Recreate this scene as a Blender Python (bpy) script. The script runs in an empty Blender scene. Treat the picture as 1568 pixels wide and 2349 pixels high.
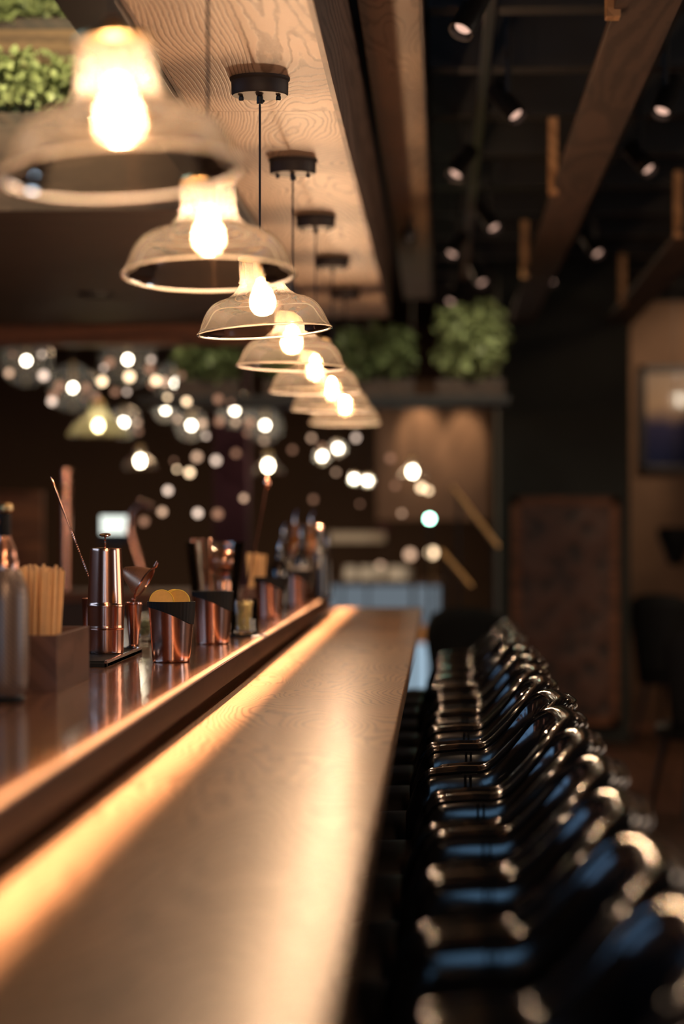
import bpy, bmesh, math, random
from math import sin, cos, pi, radians as R
from mathutils import Vector, Matrix
random.seed(7)
SC = bpy.context.scene
COL = SC.collection

# ------------------------------------------------------------------ layout
# x to the right, y along the bar away from the viewer, z up; the eye is at 1.5 m.
EYE = 1.5
FPX = 85.0 / 36.0 * 2349          # 85 mm lens, 24x36 portrait
VX, VY = 1010.0, 1206.0           # where lines parallel to the bar meet


def at(px, py, d):
    s = FPX / d
    return Vector(((px - VX) / s, d, EYE - (py - VY) / s))


# ------------------------------------------------------------------ geometry helper
class B:
    def __init__(s):
        s.v, s.f = [], []

    def add(s, vs, fs, M=None):
        n = len(s.v)
        for p in vs:
            p = Vector(p)
            s.v.append(tuple(M @ p if M is not None else p))
        s.f += [tuple(i + n for i in f) for f in fs]
        return s

    def box(s, a, b, bev=0.0, M=None):
        bm = bmesh.new()
        bmesh.ops.create_cube(bm, size=1)
        for v in bm.verts:
            v.co = Vector([a[i] + (b[i] - a[i]) * (v.co[i] + .5) for i in range(3)])
        if bev > 0:
            bmesh.ops.bevel(bm, geom=bm.edges[:], offset=bev, segments=2, profile=.6, affect='EDGES')
        bm.verts.index_update()
        s.add([v.co.copy() for v in bm.verts], [[v.index for v in f.verts] for f in bm.faces], M)
        bm.free()
        return s

    def lathe(s, prof, c=(0, 0, 0), n=40, M=None, closed=False, rib=0, ribn=0):
        vs, fs = [], []
        m = len(prof)
        for k in range(n):
            a = 2 * pi * k / n
            for r, z in prof:
                rr = r + (rib * (1 if (k // max(1, n // (2 * ribn))) % 2 else 0) if ribn and r > 0 else 0)
                vs.append((c[0] + rr * cos(a), c[1] + rr * sin(a), c[2] + z))
        for k in range(n):
            q = (k + 1) % n
            for i in range(m - 1 + (1 if closed else 0)):
                j = (i + 1) % m
                fs.append((k * m + i, q * m + i, q * m + j, k * m + j))
        return s.add(vs, fs, M)

    def cyl(s, r, z0, z1, c=(0, 0), n=32, bev=0.0, M=None):
        b = min(bev, r * .5, abs(z1 - z0) * .4)
        p = [(1e-4, z0), (r - b, z0), (r, z0 + b), (r, z1 - b), (r - b, z1), (1e-4, z1)] if b else [(1e-4, z0), (r, z0), (r, z1), (1e-4, z1)]
        return s.lathe(p, (c[0], c[1], 0), n, M)

    def tube(s, pts, r, n=8, M=None, cap=True, closed=False):
        pts = [Vector(p) for p in pts]
        m = len(pts)
        rr = r if isinstance(r, (list, tuple)) else [r] * m
        up = None
        vs, fs = [], []
        for i, p in enumerate(pts):
            if closed:
                t = (pts[(i + 1) % m] - pts[i - 1]).normalized()
            else:
                t = (pts[min(i + 1, m - 1)] - pts[max(i - 1, 0)]).normalized()
            if up is None:
                up = Vector((0, 0, 1)) if abs(t.z) < .9 else Vector((1, 0, 0))
            a = (up - t * up.dot(t)).normalized()
            up = a
            b = t.cross(a)
            for k in range(n):
                th = 2 * pi * k / n
                vs.append(p + (a * cos(th) + b * sin(th)) * rr[i])
        for i in range(m if closed else m - 1):
            j = (i + 1) % m
            for k in range(n):
                q = (k + 1) % n
                fs.append((i * n + k, i * n + q, j * n + q, j * n + k))
        if cap and not closed:
            fs.append(tuple(reversed(range(n))))
            fs.append(tuple((m - 1) * n + k for k in range(n)))
        return s.add(vs, fs, M)

    def ball(s, c, r, n=14, m=9, sc=(1, 1, 1), M=None):
        prof = [(max(1e-4, r * sin(pi * i / m)), -r * cos(pi * i / m)) for i in range(m + 1)]
        vs = B().lathe(prof, n=n)
        return s.add([(c[0] + v[0] * sc[0], c[1] + v[1] * sc[1], c[2] + v[2] * sc[2]) for v in vs.v], vs.f, M)

    def make(s, name, mat, parent=None, smooth=True, angle=38, loc=None):
        me = bpy.data.meshes.new(name)
        me.from_pydata(s.v, [], s.f)
        me.validate()
        bm = bmesh.new()
        bm.from_mesh(me)
        bmesh.ops.remove_doubles(bm, verts=bm.verts, dist=2e-5)
        bmesh.ops.recalc_face_normals(bm, faces=bm.faces)
        bm.to_mesh(me)
        bm.free()
        if smooth:
            me.polygons.foreach_set('use_smooth', [True] * len(me.polygons))
            me.set_sharp_from_angle(angle=R(angle))
        me.materials.append(mat)
        o = bpy.data.objects.new(name, me)
        COL.objects.link(o)
        if parent is not None:
            o.parent = parent
        if loc is not None:
            o.location = loc
        return o


def tag(o, label, cat, group=None, kind=None):
    if label: o['label'] = label
    if cat: o['category'] = cat
    if group: o['group'] = group
    if kind: o['kind'] = kind
    return o


def thing(name, label, cat, loc=(0, 0, 0), rz=0.0, group=None):
    o = bpy.data.objects.new(name, None)
    COL.objects.link(o)
    o.empty_display_size = .05
    o.location = loc
    o.rotation_euler = (0, 0, rz)
    return tag(o, label, cat, group)


def struct(name, b, mat, **k):
    o = b.make(name, mat, **k)
    o['kind'] = 'structure'
    return o


def dup(root, loc, rz=0.0, label=None, group=None):
    r = root.copy()
    COL.objects.link(r)
    r.location = loc
    r.rotation_euler = (0, 0, rz)
    if label: r['label'] = label
    if group: r['group'] = group

    def kids(a, b):
        for ch in [o for o in a.children]:
            c = ch.copy()
            COL.objects.link(c)
            c.parent = b
            kids(ch, c)
    kids(root, r)
    return r


# ------------------------------------------------------------------ materials
def newmat(name):
    m = bpy.data.materials.new(name)
    m.use_nodes = True
    nt = m.node_tree
    nt.nodes.clear()
    out = nt.nodes.new('ShaderNodeOutputMaterial')
    return m, nt, out


def nd(nt, t, **k):
    n = nt.nodes.new(t)
    for a, v in k.items():
        setattr(n, a, v)
    return n


def setin(n, **k):
    for a, v in k.items():
        n.inputs[a.replace('_', ' ')].default_value = v


def c4(c):
    return (c[0], c[1], c[2], 1)


def plain(name, col, rough=.5, metal=0.0, coat=0.0, spec=.5, var=.12, scale=30, bump=0.0, bscale=120, aniso=0):
    m, nt, out = newmat(name)
    p = nd(nt, 'ShaderNodeBsdfPrincipled')
    setin(p, Roughness=rough, Metallic=metal)
    p.inputs['Coat Weight'].default_value = coat
    p.inputs['Coat Roughness'].default_value = .08
    p.inputs['Specular IOR Level'].default_value = spec
    tc = nd(nt, 'ShaderNodeTexCoord')
    no = nd(nt, 'ShaderNodeTexNoise')
    setin(no, Scale=scale, Detail=4)
    nt.links.new(tc.outputs['Object'], no.inputs['Vector'])
    mx = nd(nt, 'ShaderNodeMix', data_type='RGBA')
    nt.links.new(no.outputs['Fac'], mx.inputs[0])
    mx.inputs[6].default_value = c4([x * (1 - var) for x in col])
    mx.inputs[7].default_value = c4([min(1, x * (1 + var)) for x in col])
    nt.links.new(mx.outputs[2], p.inputs['Base Color'])
    if bump:
        n2 = nd(nt, 'ShaderNodeTexNoise')
        setin(n2, Scale=bscale, Detail=3)
        nt.links.new(tc.outputs['Object'], n2.inputs['Vector'])
        bp = nd(nt, 'ShaderNodeBump')
        setin(bp, Strength=bump, Distance=.002)
        nt.links.new(n2.outputs['Fac'], bp.inputs['Height'])
        nt.links.new(bp.outputs[0], p.inputs['Normal'])
    nt.links.new(p.outputs[0], out.inputs[0])
    return m


def wood(name, light, dark, rough=.5, spec=.4, coat=0.0, ring=16.0, across=9.0, board=2.8, y0=0.0, bump=.25, coatr=.2,
         line=(.35, .75), axis='Y', warp=(2.6, .42), rvar=.08):
    """Plain-sawn oak: long contour lines of a stretched noise field, new figure on each board."""
    m, nt, out = newmat(name)
    L = nt.links.new
    p = nd(nt, 'ShaderNodeBsdfPrincipled')
    p.inputs['Coat Weight'].default_value = coat
    p.inputs['Coat Roughness'].default_value = coatr
    p.inputs['Specular IOR Level'].default_value = spec
    tc = nd(nt, 'ShaderNodeTexCoord')
    sp = nd(nt, 'ShaderNodeSeparateXYZ')
    L(tc.outputs['Object'], sp.inputs[0])

    def mth(op, a, b=None, c=None):
        n = nd(nt, 'ShaderNodeMath', operation=op)
        for i, x in enumerate((a, b, c)):
            if x is None: continue
            if isinstance(x, (int, float)):
                n.inputs[i].default_value = x
            else:
                L(x, n.inputs[i])
        return n.outputs[0]
    al = sp.outputs['XYZ'.index(axis)]
    ac = mth('ADD', sp.outputs['XYZ'.index('Y' if axis == 'X' else 'X')], mth('MULTIPLY', sp.outputs['Y' if axis == 'Z' else 'Z'], 1.0))
    bid = mth('FLOOR', mth('DIVIDE', mth('SUBTRACT', al, y0), board))
    cx = nd(nt, 'ShaderNodeCombineXYZ')
    L(mth('MULTIPLY', ac, warp[0]), cx.inputs[0])
    L(mth('MULTIPLY', al, warp[1]), cx.inputs[1])
    L(mth('MULTIPLY', bid, 7.31), cx.inputs[2])
    n1 = nd(nt, 'ShaderNodeTexNoise')
    setin(n1, Scale=1.0, Detail=3.0, Roughness=.38, Distortion=.35)
    L(cx.outputs[0], n1.inputs['Vector'])
    cf = nd(nt, 'ShaderNodeCombineXYZ')
    L(mth('MULTIPLY', ac, 60), cf.inputs[0])
    L(mth('MULTIPLY', al, 14), cf.inputs[1])
    L(bid, cf.inputs[2])
    n2 = nd(nt, 'ShaderNodeTexNoise')
    setin(n2, Scale=1.0, Detail=3)
    L(cf.outputs[0], n2.inputs['Vector'])
    ph = mth('ADD', mth('MULTIPLY', n1.outputs['Fac'], ring), mth('MULTIPLY', ac, across))
    ph = mth('ADD', ph, mth('MULTIPLY', n2.outputs['Fac'], .6))
    saw = mth('FRACT', ph)
    mr = nd(nt, 'ShaderNodeMapRange', interpolation_type='SMOOTHSTEP')
    mr.inputs['From Min'].default_value = line[0]
    mr.inputs['From Max'].default_value = line[1]
    L(mth('ABSOLUTE', mth('SUBTRACT', mth('MULTIPLY', saw, 2.0), 1.0)), mr.inputs['Value'])
    fac = mth('MULTIPLY', mr.outputs[0], mth('ADD', mth('MULTIPLY', n2.outputs['Fac'], 1.0), .25))
    mx = nd(nt, 'ShaderNodeMix', data_type='RGBA')
    L(fac, mx.inputs[0])
    mx.inputs[6].default_value = c4(light)
    mx.inputs[7].default_value = c4(dark)
    # slow tone change along each board
    cs = nd(nt, 'ShaderNodeCombineXYZ')
    L(mth('MULTIPLY', ac, 3), cs.inputs[0]); L(mth('MULTIPLY', al, .8), cs.inputs[1]); L(mth('MULTIPLY', bid, 3.3), cs.inputs[2])
    n3 = nd(nt, 'ShaderNodeTexNoise'); setin(n3, Scale=1.3, Detail=2)
    L(cs.outputs[0], n3.inputs['Vector'])
    hs = nd(nt, 'ShaderNodeHueSaturation')
    L(mth('ADD', mth('MULTIPLY', n3.outputs['Fac'], .6), .7), hs.inputs['Value'])
    L(mx.outputs[2], hs.inputs['Color'])
    L(hs.outputs[0], p.inputs['Base Color'])
    L(mth('ADD', mth('MULTIPLY', n3.outputs['Fac'], rvar), rough), p.inputs['Roughness'])
    bp = nd(nt, 'ShaderNodeBump')
    setin(bp, Strength=bump, Distance=.0015)
    bp.invert = True
    L(fac, bp.inputs['Height'])
    L(bp.outputs[0], p.inputs['Normal'])
    L(bp.outputs[0], p.inputs['Coat Normal'])
    L(p.outputs[0], out.inputs[0])
    return m


def emit(name, col, s):
    m, nt, out = newmat(name)
    e = nd(nt, 'ShaderNodeEmission')
    setin(e, Color=c4(col), Strength=s)
    nt.links.new(e.outputs[0], out.inputs[0])
    return m


def glass(name, tint, haze=.1, hazecol=(1, .82, .58), gloss=(.98, .95, .9), rough=.02, ior=1.5, edge=.0, boost=1.0, front=.0):
    """Thin blown glass: tinted see-through, clear reflections, a little dust that takes the lamp's light."""
    m, nt, out = newmat(name)
    L = nt.links.new
    tr = nd(nt, 'ShaderNodeBsdfTransparent'); setin(tr, Color=c4(tint))
    if edge:
        lw = nd(nt, 'ShaderNodeLayerWeight'); setin(lw, Blend=.25)
        mxe = nd(nt, 'ShaderNodeMix', data_type='RGBA')
        pw = nd(nt, 'ShaderNodeMath', operation='POWER'); pw.inputs[1].default_value = 2.0
        L(lw.outputs['Facing'], pw.inputs[0]); L(pw.outputs[0], mxe.inputs[0])
        mxe.inputs[6].default_value = c4(tint)
        mxe.inputs[7].default_value = c4([t * (1 - edge) for t in tint])
        L(mxe.outputs[2], tr.inputs['Color'])
    gl = nd(nt, 'ShaderNodeBsdfGlossy'); setin(gl, Color=c4(gloss), Roughness=rough)
    tl = nd(nt, 'ShaderNodeBsdfTranslucent'); setin(tl, Color=c4(hazecol))
    df = nd(nt, 'ShaderNodeBsdfDiffuse'); setin(df, Color=c4(hazecol))
    td = nd(nt, 'ShaderNodeMixShader'); td.inputs[0].default_value = front
    L(tl.outputs[0], td.inputs[1]); L(df.outputs[0], td.inputs[2])
    a = nd(nt, 'ShaderNodeMixShader')
    a.inputs[0].default_value = haze
    L(tr.outputs[0], a.inputs[1]); L(td.outputs[0], a.inputs[2])
    fr = nd(nt, 'ShaderNodeFresnel'); setin(fr, IOR=ior)
    mb = nd(nt, 'ShaderNodeMath', operation='MULTIPLY'); mb.inputs[1].default_value = boost
    mb.use_clamp = True
    L(fr.outputs[0], mb.inputs[0])
    b = nd(nt, 'ShaderNodeMixShader')
    L(mb.outputs[0], b.inputs[0]); L(a.outputs[0], b.inputs[1]); L(gl.outputs[0], b.inputs[2])
    L(b.outputs[0], out.inputs[0])
    return m


M = {}
M['soffit'] = wood('soffit_oak', (.50, .37, .27), (.15, .095, .06), rough=.5, spec=.3, ring=58, across=24, board=2.53, y0=6.31, bump=.35, warp=(2.2, .42), line=(.5, .95))
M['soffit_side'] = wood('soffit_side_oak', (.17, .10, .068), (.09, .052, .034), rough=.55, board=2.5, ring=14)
M['panel'] = wood('panel_oak', (.36, .24, .15), (.2, .13, .08), rough=.55, board=1.9, ring=50, across=30, line=(.5, .95))
M['beam'] = wood('beam_wood', (.085, .05, .035), (.045, .027, .019), rough=.6, board=1.6, ring=14)
M['post'] = wood('post_wood', (.5, .27, .12), (.3, .15, .06), rough=.5, board=5, ring=6)  # warm lamplight on the hanger posts put into a lighter wood colour
M['bar'] = wood('bar_oak', (.25, .132, .066), (.11, .055, .027), rough=.5, spec=.02, ring=70, across=26, board=2.82, y0=3.92, bump=.05, warp=(2.0, .6), coat=.28, coatr=.245, line=(.45, .95), rvar=.03)
M['ledge'] = wood('ledge_walnut', (.19, .08, .04), (.085, .036, .018), rough=.16, spec=.5, ring=12, across=30, board=9, bump=.05, coat=.5, coatr=.07)
M['edge'] = wood('ledge_edge_oak', (.3, .17, .09), (.2, .11, .055), rough=.35, ring=8, board=9)  # paler than the ledge: the light band along its nose put into colour
M['fascia'] = wood('fascia_walnut', (.028, .014, .011), (.016, .008, .006), rough=.6, spec=.12, ring=8, board=9)
M['dark_wood'] = wood('dark_stained_wood', (.05, .028, .018), (.022, .012, .008), rough=.5, board=1.4, ring=10)
M['bulkhead'] = wood('bulkhead_wood', (.075, .046, .034), (.05, .03, .022), rough=.55, board=1.5, ring=10, axis='X')
M['red_wood'] = wood('red_brown_wood', (.23, .085, .035), (.11, .04, .016), rough=.5, board=3, ring=8, axis='X')
M['loft'] = wood('loft_boards', (.2, .12, .06), (.09, .05, .025), rough=.6, board=1.2, ring=14, axis='X')
M['box_wood'] = wood('box_wood', (.13, .065, .045), (.075, .036, .024), rough=.4, board=4, ring=8)
M['floor'] = wood('floor_boards', (.11, .045, .025), (.05, .022, .013), rough=.3, board=1.7, ring=12, coat=.3)
M['ceiling'] = plain('black_ceiling', (.005, .005, .0055), .8)
M['joist'] = plain('black_joist', (.009, .009, .0095), .6)
M['wall'] = plain('dark_brown_wall', (.12, .072, .045), .8, bump=.3, bscale=20)
M['warm_wall'] = plain('warm_plaster_wall', (.2, .12, .075), .8, bump=.4, bscale=14, var=.3, scale=4)
M['far_wall'] = plain('brown_far_wall', (.085, .048, .03), .8, bump=.4, bscale=14, var=.4, scale=5)
M['pillar'] = plain('dark_green_plaster', (.024, .026, .021), .75, var=.2, scale=6)
M['black'] = plain('black_metal', (.012, .011, .011), .35, spec=.5)
M['canopy'] = plain('canopy_black_enamel', (.03, .022, .018), .55, spec=.3)
M['cable'] = plain('black_cable', (.02, .014, .012), .5)
M['brass'] = plain('aged_brass', (.75, .5, .22), .28, metal=1)
M['copper'] = plain('rose_copper', (.9, .46, .32), .19, metal=1, var=.05, scale=60)
M['copper_dull'] = plain('used_copper', (.84, .42, .29), .25, metal=1, var=.2, scale=40)
M['steel'] = plain('polished_steel', (.75, .72, .7), .15, metal=1)
M['rubber'] = plain('black_rubber', (.010, .010, .010), .6, spec=.2)
M['dark_cloth'] = plain('black_cloth', (.006, .006, .006), .8, spec=.1)
M['patent'] = plain('black_patent_leather', (.006, .006, .007), .13, spec=.5, coat=.5, bump=.4, bscale=11)
M['seat'] = plain('black_matt_leather', (.06, .048, .044), .34, spec=.5, bump=.15, bscale=200)
M['stud'] = plain('antique_studs', (.32, .27, .22), .3, metal=1)
M['legs'] = plain('black_lacquer_leg', (.012, .01, .009), .3)
M['straw'] = plain('kraft_straw', (.72, .43, .19), .65, var=.18, scale=18)
M['pick'] = plain('bamboo_pick', (.62, .52, .2), .6, var=.35, scale=60)
M['lemon'] = plain('lemon_flesh', (.82, .42, .07), .45, var=.15, scale=90)
M['lemon_rind'] = plain('lemon_rind', (.92, .62, .08), .4)
M['leaf'] = plain('green_leaf', (.15, .2, .085), .45, var=.5, scale=9)
M['leaf_light'] = plain('pale_green_leaf', (.27, .33, .15), .45, var=.5, scale=9)
M['white'] = plain('white_glaze', (.75, .76, .72), .3)
M['burgundy'] = plain('burgundy_cloth', (.075, .02, .033), .85, var=.4, scale=5)
M['bottle_dark'] = plain('dark_bottle_glass', (.012, .009, .008), .06, spec=.7, coat=.5)
M['label_paper'] = plain('bottle_label_paper', (.55, .5, .42), .6)
M['amber_bottle'] = plain('amber_bottle_glass', (.22, .08, .02), .08, spec=.6)
M['shade'] = glass('champagne_glass', (.94, .87, .76), haze=.036, hazecol=(1, .86, .68), edge=.12, boost=1.2)
M['rim'] = glass('rolled_glass_rim', (.9, .85, .78), haze=.5, hazecol=(1, .88, .74), boost=1.5, front=.5)
M['envelope'] = glass('bulb_glass', (1, .97, .9), haze=.05, ior=1.35)
M['smoke_globe'] = glass('smoked_globe_glass', (.86, .82, .78), haze=.14, hazecol=(1, .9, .8), edge=.3)
M['amber_shade'] = glass('amber_shade_glass', (.85, .72, .4), haze=.35, hazecol=(1, .82, .42))
M['clear'] = glass('clear_glass', (.95, .95, .93), haze=.03, hazecol=(.9, .85, .75), edge=.15, boost=1.3)
M['bulb'] = emit('pendant_filament_glow', (1, .68, .47), 1050)
M['bulb_far'] = emit('globe_bulb_glow', (1, .92, .74), 40)
M['bulb_warm'] = emit('warm_bulb_glow', (1, .72, .45), 18)
M['fairy'] = emit('fairy_light_glow', (1, .62, .40), 1.5)  # glow for the stand-in reflection glints, shared with the table lamp globes
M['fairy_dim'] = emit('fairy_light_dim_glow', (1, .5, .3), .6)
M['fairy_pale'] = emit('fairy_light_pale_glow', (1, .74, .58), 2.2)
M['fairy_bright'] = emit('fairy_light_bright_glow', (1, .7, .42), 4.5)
M['screen'] = emit('white_screen_glow', (.93, 1, .9), 1.3)
M['led_green'] = emit('green_white_lamp_glow', (.45, 1, .72), 22)
M['spot_lens'] = emit('spotlight_lens_glow', (1, .6, .45), 1.0)
M['lit_panel'] = emit('lit_display_glow', (.43, .52, .6), .3)  # daylight on the far counter's front put into a glow, no lamp inside
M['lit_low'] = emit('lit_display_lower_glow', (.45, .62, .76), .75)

# soda siphon body: grey wire mesh on glass
m, nt, out = newmat('grey_wire_mesh'); M['mesh_body'] = m
p = nd(nt, 'ShaderNodeBsdfPrincipled'); setin(p, Roughness=.35, Metallic=.35)
tc = nd(nt, 'ShaderNodeTexCoord'); wv = nd(nt, 'ShaderNodeTexWave'); setin(wv, Scale=55.0, Distortion=0)
mp = nd(nt, 'ShaderNodeMapping'); mp.inputs['Rotation'].default_value = (0, .6, .4)
wv2 = nd(nt, 'ShaderNodeTexWave'); setin(wv2, Scale=55.0); mp2 = nd(nt, 'ShaderNodeMapping'); mp2.inputs['Rotation'].default_value = (0, -.6, -.4)
nt.links.new(tc.outputs['Object'], mp.inputs[0]); nt.links.new(mp.outputs[0], wv.inputs[0])
nt.links.new(tc.outputs['Object'], mp2.inputs[0]); nt.links.new(mp2.outputs[0], wv2.inputs[0])
mm = nd(nt, 'ShaderNodeMath', operation='MAXIMUM'); nt.links.new(wv.outputs['Fac'], mm.inputs[0]); nt.links.new(wv2.outputs['Fac'], mm.inputs[1])
mx = nd(nt, 'ShaderNodeMix', data_type='RGBA'); nt.links.new(mm.outputs[0], mx.inputs[0])
mx.inputs[6].default_value = (.06, .046, .038, 1); mx.inputs[7].default_value = (.25, .185, .15, 1)
nt.links.new(mx.outputs[2], p.inputs['Base Color']); nt.links.new(p.outputs[0], out.inputs[0])

# copper strainer mesh with fine holes
m, nt, out = newmat('copper_gauze'); M['gauze'] = m
p = nd(nt, 'ShaderNodeBsdfPrincipled'); setin(p, Roughness=.38, Metallic=.9)
p.inputs['Base Color'].default_value = (.62, .33, .2, 1)
tr = nd(nt, 'ShaderNodeBsdfTransparent')
tc = nd(nt, 'ShaderNodeTexCoord'); ck = nd(nt, 'ShaderNodeTexChecker'); setin(ck, Scale=700.0)
nt.links.new(tc.outputs['Object'], ck.inputs[0])
ml = nd(nt, 'ShaderNodeMath', operation='MULTIPLY'); ml.inputs[1].default_value = .5
nt.links.new(ck.outputs['Fac'], ml.inputs[0])
ms = nd(nt, 'ShaderNodeMixShader'); nt.links.new(ml.outputs[0], ms.inputs[0]); nt.links.new(p.outputs[0], ms.inputs[1]); nt.links.new(tr.outputs[0], ms.inputs[2])
nt.links.new(ms.outputs[0], out.inputs[0])

# carved panel
m, nt, out = newmat('carved_red_wood'); M['carved'] = m
p = nd(nt, 'ShaderNodeBsdfPrincipled'); setin(p, Roughness=.5)
tc = nd(nt, 'ShaderNodeTexCoord'); vo = nd(nt, 'ShaderNodeTexVoronoi', feature='SMOOTH_F1'); setin(vo, Scale=8.5)
nz = nd(nt, 'ShaderNodeTexNoise'); setin(nz, Scale=5.0, Detail=3)
av = nd(nt, 'ShaderNodeVectorMath', operation='ADD'); sc_ = nd(nt, 'ShaderNodeVectorMath', operation='SCALE'); sc_.inputs['Scale'].default_value = .18
nt.links.new(tc.outputs['Object'], nz.inputs[0]); nt.links.new(nz.outputs['Color'], sc_.inputs[0]); nt.links.new(tc.outputs['Object'], av.inputs[0]); nt.links.new(sc_.outputs[0], av.inputs[1])
nt.links.new(av.outputs[0], vo.inputs['Vector'])
cr = nd(nt, 'ShaderNodeValToRGB'); cr.color_ramp.elements[0].position = .12; cr.color_ramp.elements[0].color = (.02, .012, .008, 1); cr.color_ramp.elements[1].position = .5; cr.color_ramp.elements[1].color = (.12, .05, .028, 1)
nt.links.new(vo.outputs['Distance'], cr.inputs[0]); nt.links.new(cr.outputs[0], p.inputs['Base Color'])
bp = nd(nt, 'ShaderNodeBump'); setin(bp, Strength=.8, Distance=.02); nt.links.new(vo.outputs['Distance'], bp.inputs['Height']); nt.links.new(bp.outputs[0], p.inputs['Normal'])
nt.links.new(p.outputs[0], out.inputs[0])

# painting: pale sky over a dark blue sea
m, nt, out = newmat('painted_seascape'); M['painting'] = m
p = nd(nt, 'ShaderNodeBsdfPrincipled'); setin(p, Roughness=.04); p.inputs['Specular IOR Level'].default_value = .8
tc = nd(nt, 'ShaderNodeTexCoord'); sx = nd(nt, 'ShaderNodeSeparateXYZ'); nt.links.new(tc.outputs['Object'], sx.inputs[0])
nz = nd(nt, 'ShaderNodeTexNoise'); setin(nz, Scale=4.0, Detail=4); nt.links.new(tc.outputs['Object'], nz.inputs[0])
a1 = nd(nt, 'ShaderNodeMath', operation='MULTIPLY_ADD'); a1.inputs[1].default_value = .2; nt.links.new(nz.outputs['Fac'], a1.inputs[0]); nt.links.new(sx.outputs['Z'], a1.inputs[2])
cr = nd(nt, 'ShaderNodeValToRGB'); nt.links.new(a1.outputs[0], cr.inputs[0])
e = cr.color_ramp.elements; e[0].position = .1; e[0].color = (.02, .03, .09, 1); e[1].position = .95; e[1].color = (.42, .36, .32, 1)
q = e.new(.42); q.color = (.05, .05, .12, 1); q = e.new(.55); q.color = (.55, .4, .28, 1)
nt.links.new(cr.outputs[0], p.inputs['Base Color']); nt.links.new(p.outputs[0], out.inputs[0])

# ------------------------------------------------------------------ setting
Z_BAR, Z_LEDGE, Z_SOF = EYE - .415, EYE - .33, EYE + 1.085
YF = 24.0
struct('floor', B().box((-5, -3.2, -.1), (4.2, YF + .1, 0)), M['floor'], smooth=False)
struct('ceiling', B().box((-5, -3.2, 3.5), (4.2, YF + .1, 3.6)), M['ceiling'], smooth=False)
struct('wall_back', B().box((-5, YF, 0), (4.2, YF + .1, 3.5)), M['wall'], smooth=False)
struct('wall_left', B().box((-5.1, -3.2, 0), (-5, YF, 3.5)), M['wall'], smooth=False)
struct('wall_right', B().box((4.2, -3.2, 0), (4.3, YF, 3.5)), M['wall'], smooth=False)
# wall behind the viewer, with a tall daylight window
WX0, WX1, WZ0, WZ1 = -2.2, .5, .35, 2.5
struct('wall_front', B().box((-5, -3.3, 0), (WX0, -3.2, 3.5)).box((WX1, -3.3, 0), (4.2, -3.2, 3.5)).box((WX0, -3.3, 0), (WX1, -3.2, WZ0)).box((WX0, -3.3, WZ1), (WX1, -3.2, 3.5)), M['wall'], smooth=False)
w = B()
for a, b in (((WX0, WZ0), (WX0 + .06, WZ1)), ((WX1 - .06, WZ0), (WX1, WZ1)), ((WX0, WZ0), (WX1, WZ0 + .06)), ((WX0, WZ1 - .06), (WX1, WZ1)), ((-.88, WZ0), (-.82, WZ1))):
    w.box((a[0], -3.28, a[1]), (b[0], -3.2, b[1]))
wf = struct('window_1', w, M['black'], smooth=False)
B().box((WX0 + .06, -3.25, WZ0 + .06), (WX1 - .06, -3.245, WZ1 - .06)).make('window_pane', M['clear'], parent=wf)

w = B()
for a, b in (((2.3, 2.1), (2.4, 3.4)), ((7.0, 2.1), (7.1, 3.4)), ((4.65, 2.1), (4.75, 3.4)), ((2.3, 2.05), (7.1, 2.13)), ((2.3, 3.37), (7.1, 3.45))):
    w.box((-5, a[0], a[1]), (-4.9, b[0], b[1]))
struct('window_2', w, M['black'], smooth=False)
w = B()
for a, b in (((4.08, .75), (4.14, 2.45)), ((5.06, .75), (5.12, 2.45)), ((4.08, .72), (5.12, .79)), ((4.08, 2.41), (5.12, 2.48))):
    w.box((4.1, a[0], a[1]), (4.2, b[0], b[1]))
struct('window_3', w, M['black'], smooth=False)
# hanging soffit over the bar
soff = B()
ys = [.6, 1.25, 3.78, 6.31, 8.84, 11.37, 12.6]
for a, b in zip(ys, ys[1:]):
    soff.box((-.65, a + .0012, Z_SOF), (-.275, b - .0012, Z_SOF + .03), .001)
so = struct('ceiling_soffit', soff, M['soffit'], smooth=False)
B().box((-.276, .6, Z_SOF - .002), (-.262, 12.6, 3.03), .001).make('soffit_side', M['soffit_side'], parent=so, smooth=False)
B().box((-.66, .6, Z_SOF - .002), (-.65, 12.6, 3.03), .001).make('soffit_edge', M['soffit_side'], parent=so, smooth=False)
B().box((-.785, .6, 2.568), (-.661, 12.6, 2.596), .002).make('led_profile', M['black'], parent=so, smooth=False)
B().box((-.65, .6, 2.98), (-.277, 12.6, 3.03)).make('soffit_core', M['joist'], parent=so, smooth=False)
# upper board beside it, lit by the pendants past the soffit's edge
ub = B()
for k in range(8):
    ub.box((-.235, .6 + 1.9 * k, 2.985), (-.061, .6 + 1.9 * (k + 1) - .002, 3.05), .002)
struct('ceiling_board', ub, M['panel'], smooth=False)
struct('trim_1', B().box((-.061, .6, 2.978), (-.05, 15.8, 3.06), .002), M['beam'], smooth=False)

for i, (x0, x1) in enumerate(((.47, .645), (1.14, 1.33), (1.95, 2.15))):
    bmn = struct('ceiling_beam' if i == 0 else 'ceiling_beam.%03d' % i, B().box((x0, 1.0, 2.9), (x1, 21.5, 2.93), .004), M['beam'], smooth=False)
    for j, yy in enumerate(((6.6, 10.1, 13.5, 17.0), (8.2, 11.65, 15.2, 18.5), (9.5, 13, 16.5, 20))[i]):
        B().box((x0 - .022, yy - .03, 2.88), (x0 + .018, yy + .03, 3.2), .004).make('hanger_post', M['post'], parent=bmn, smooth=False)
for k in range(16):
    struct('ceiling_joist' if k == 0 else 'ceiling_joist.%03d' % k, B().box((-.04, 5.0 + 1.1 * k, 3.28), (4.2, 5.14 + 1.1 * k, 3.5), .005), M['joist'], smooth=False)

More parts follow.
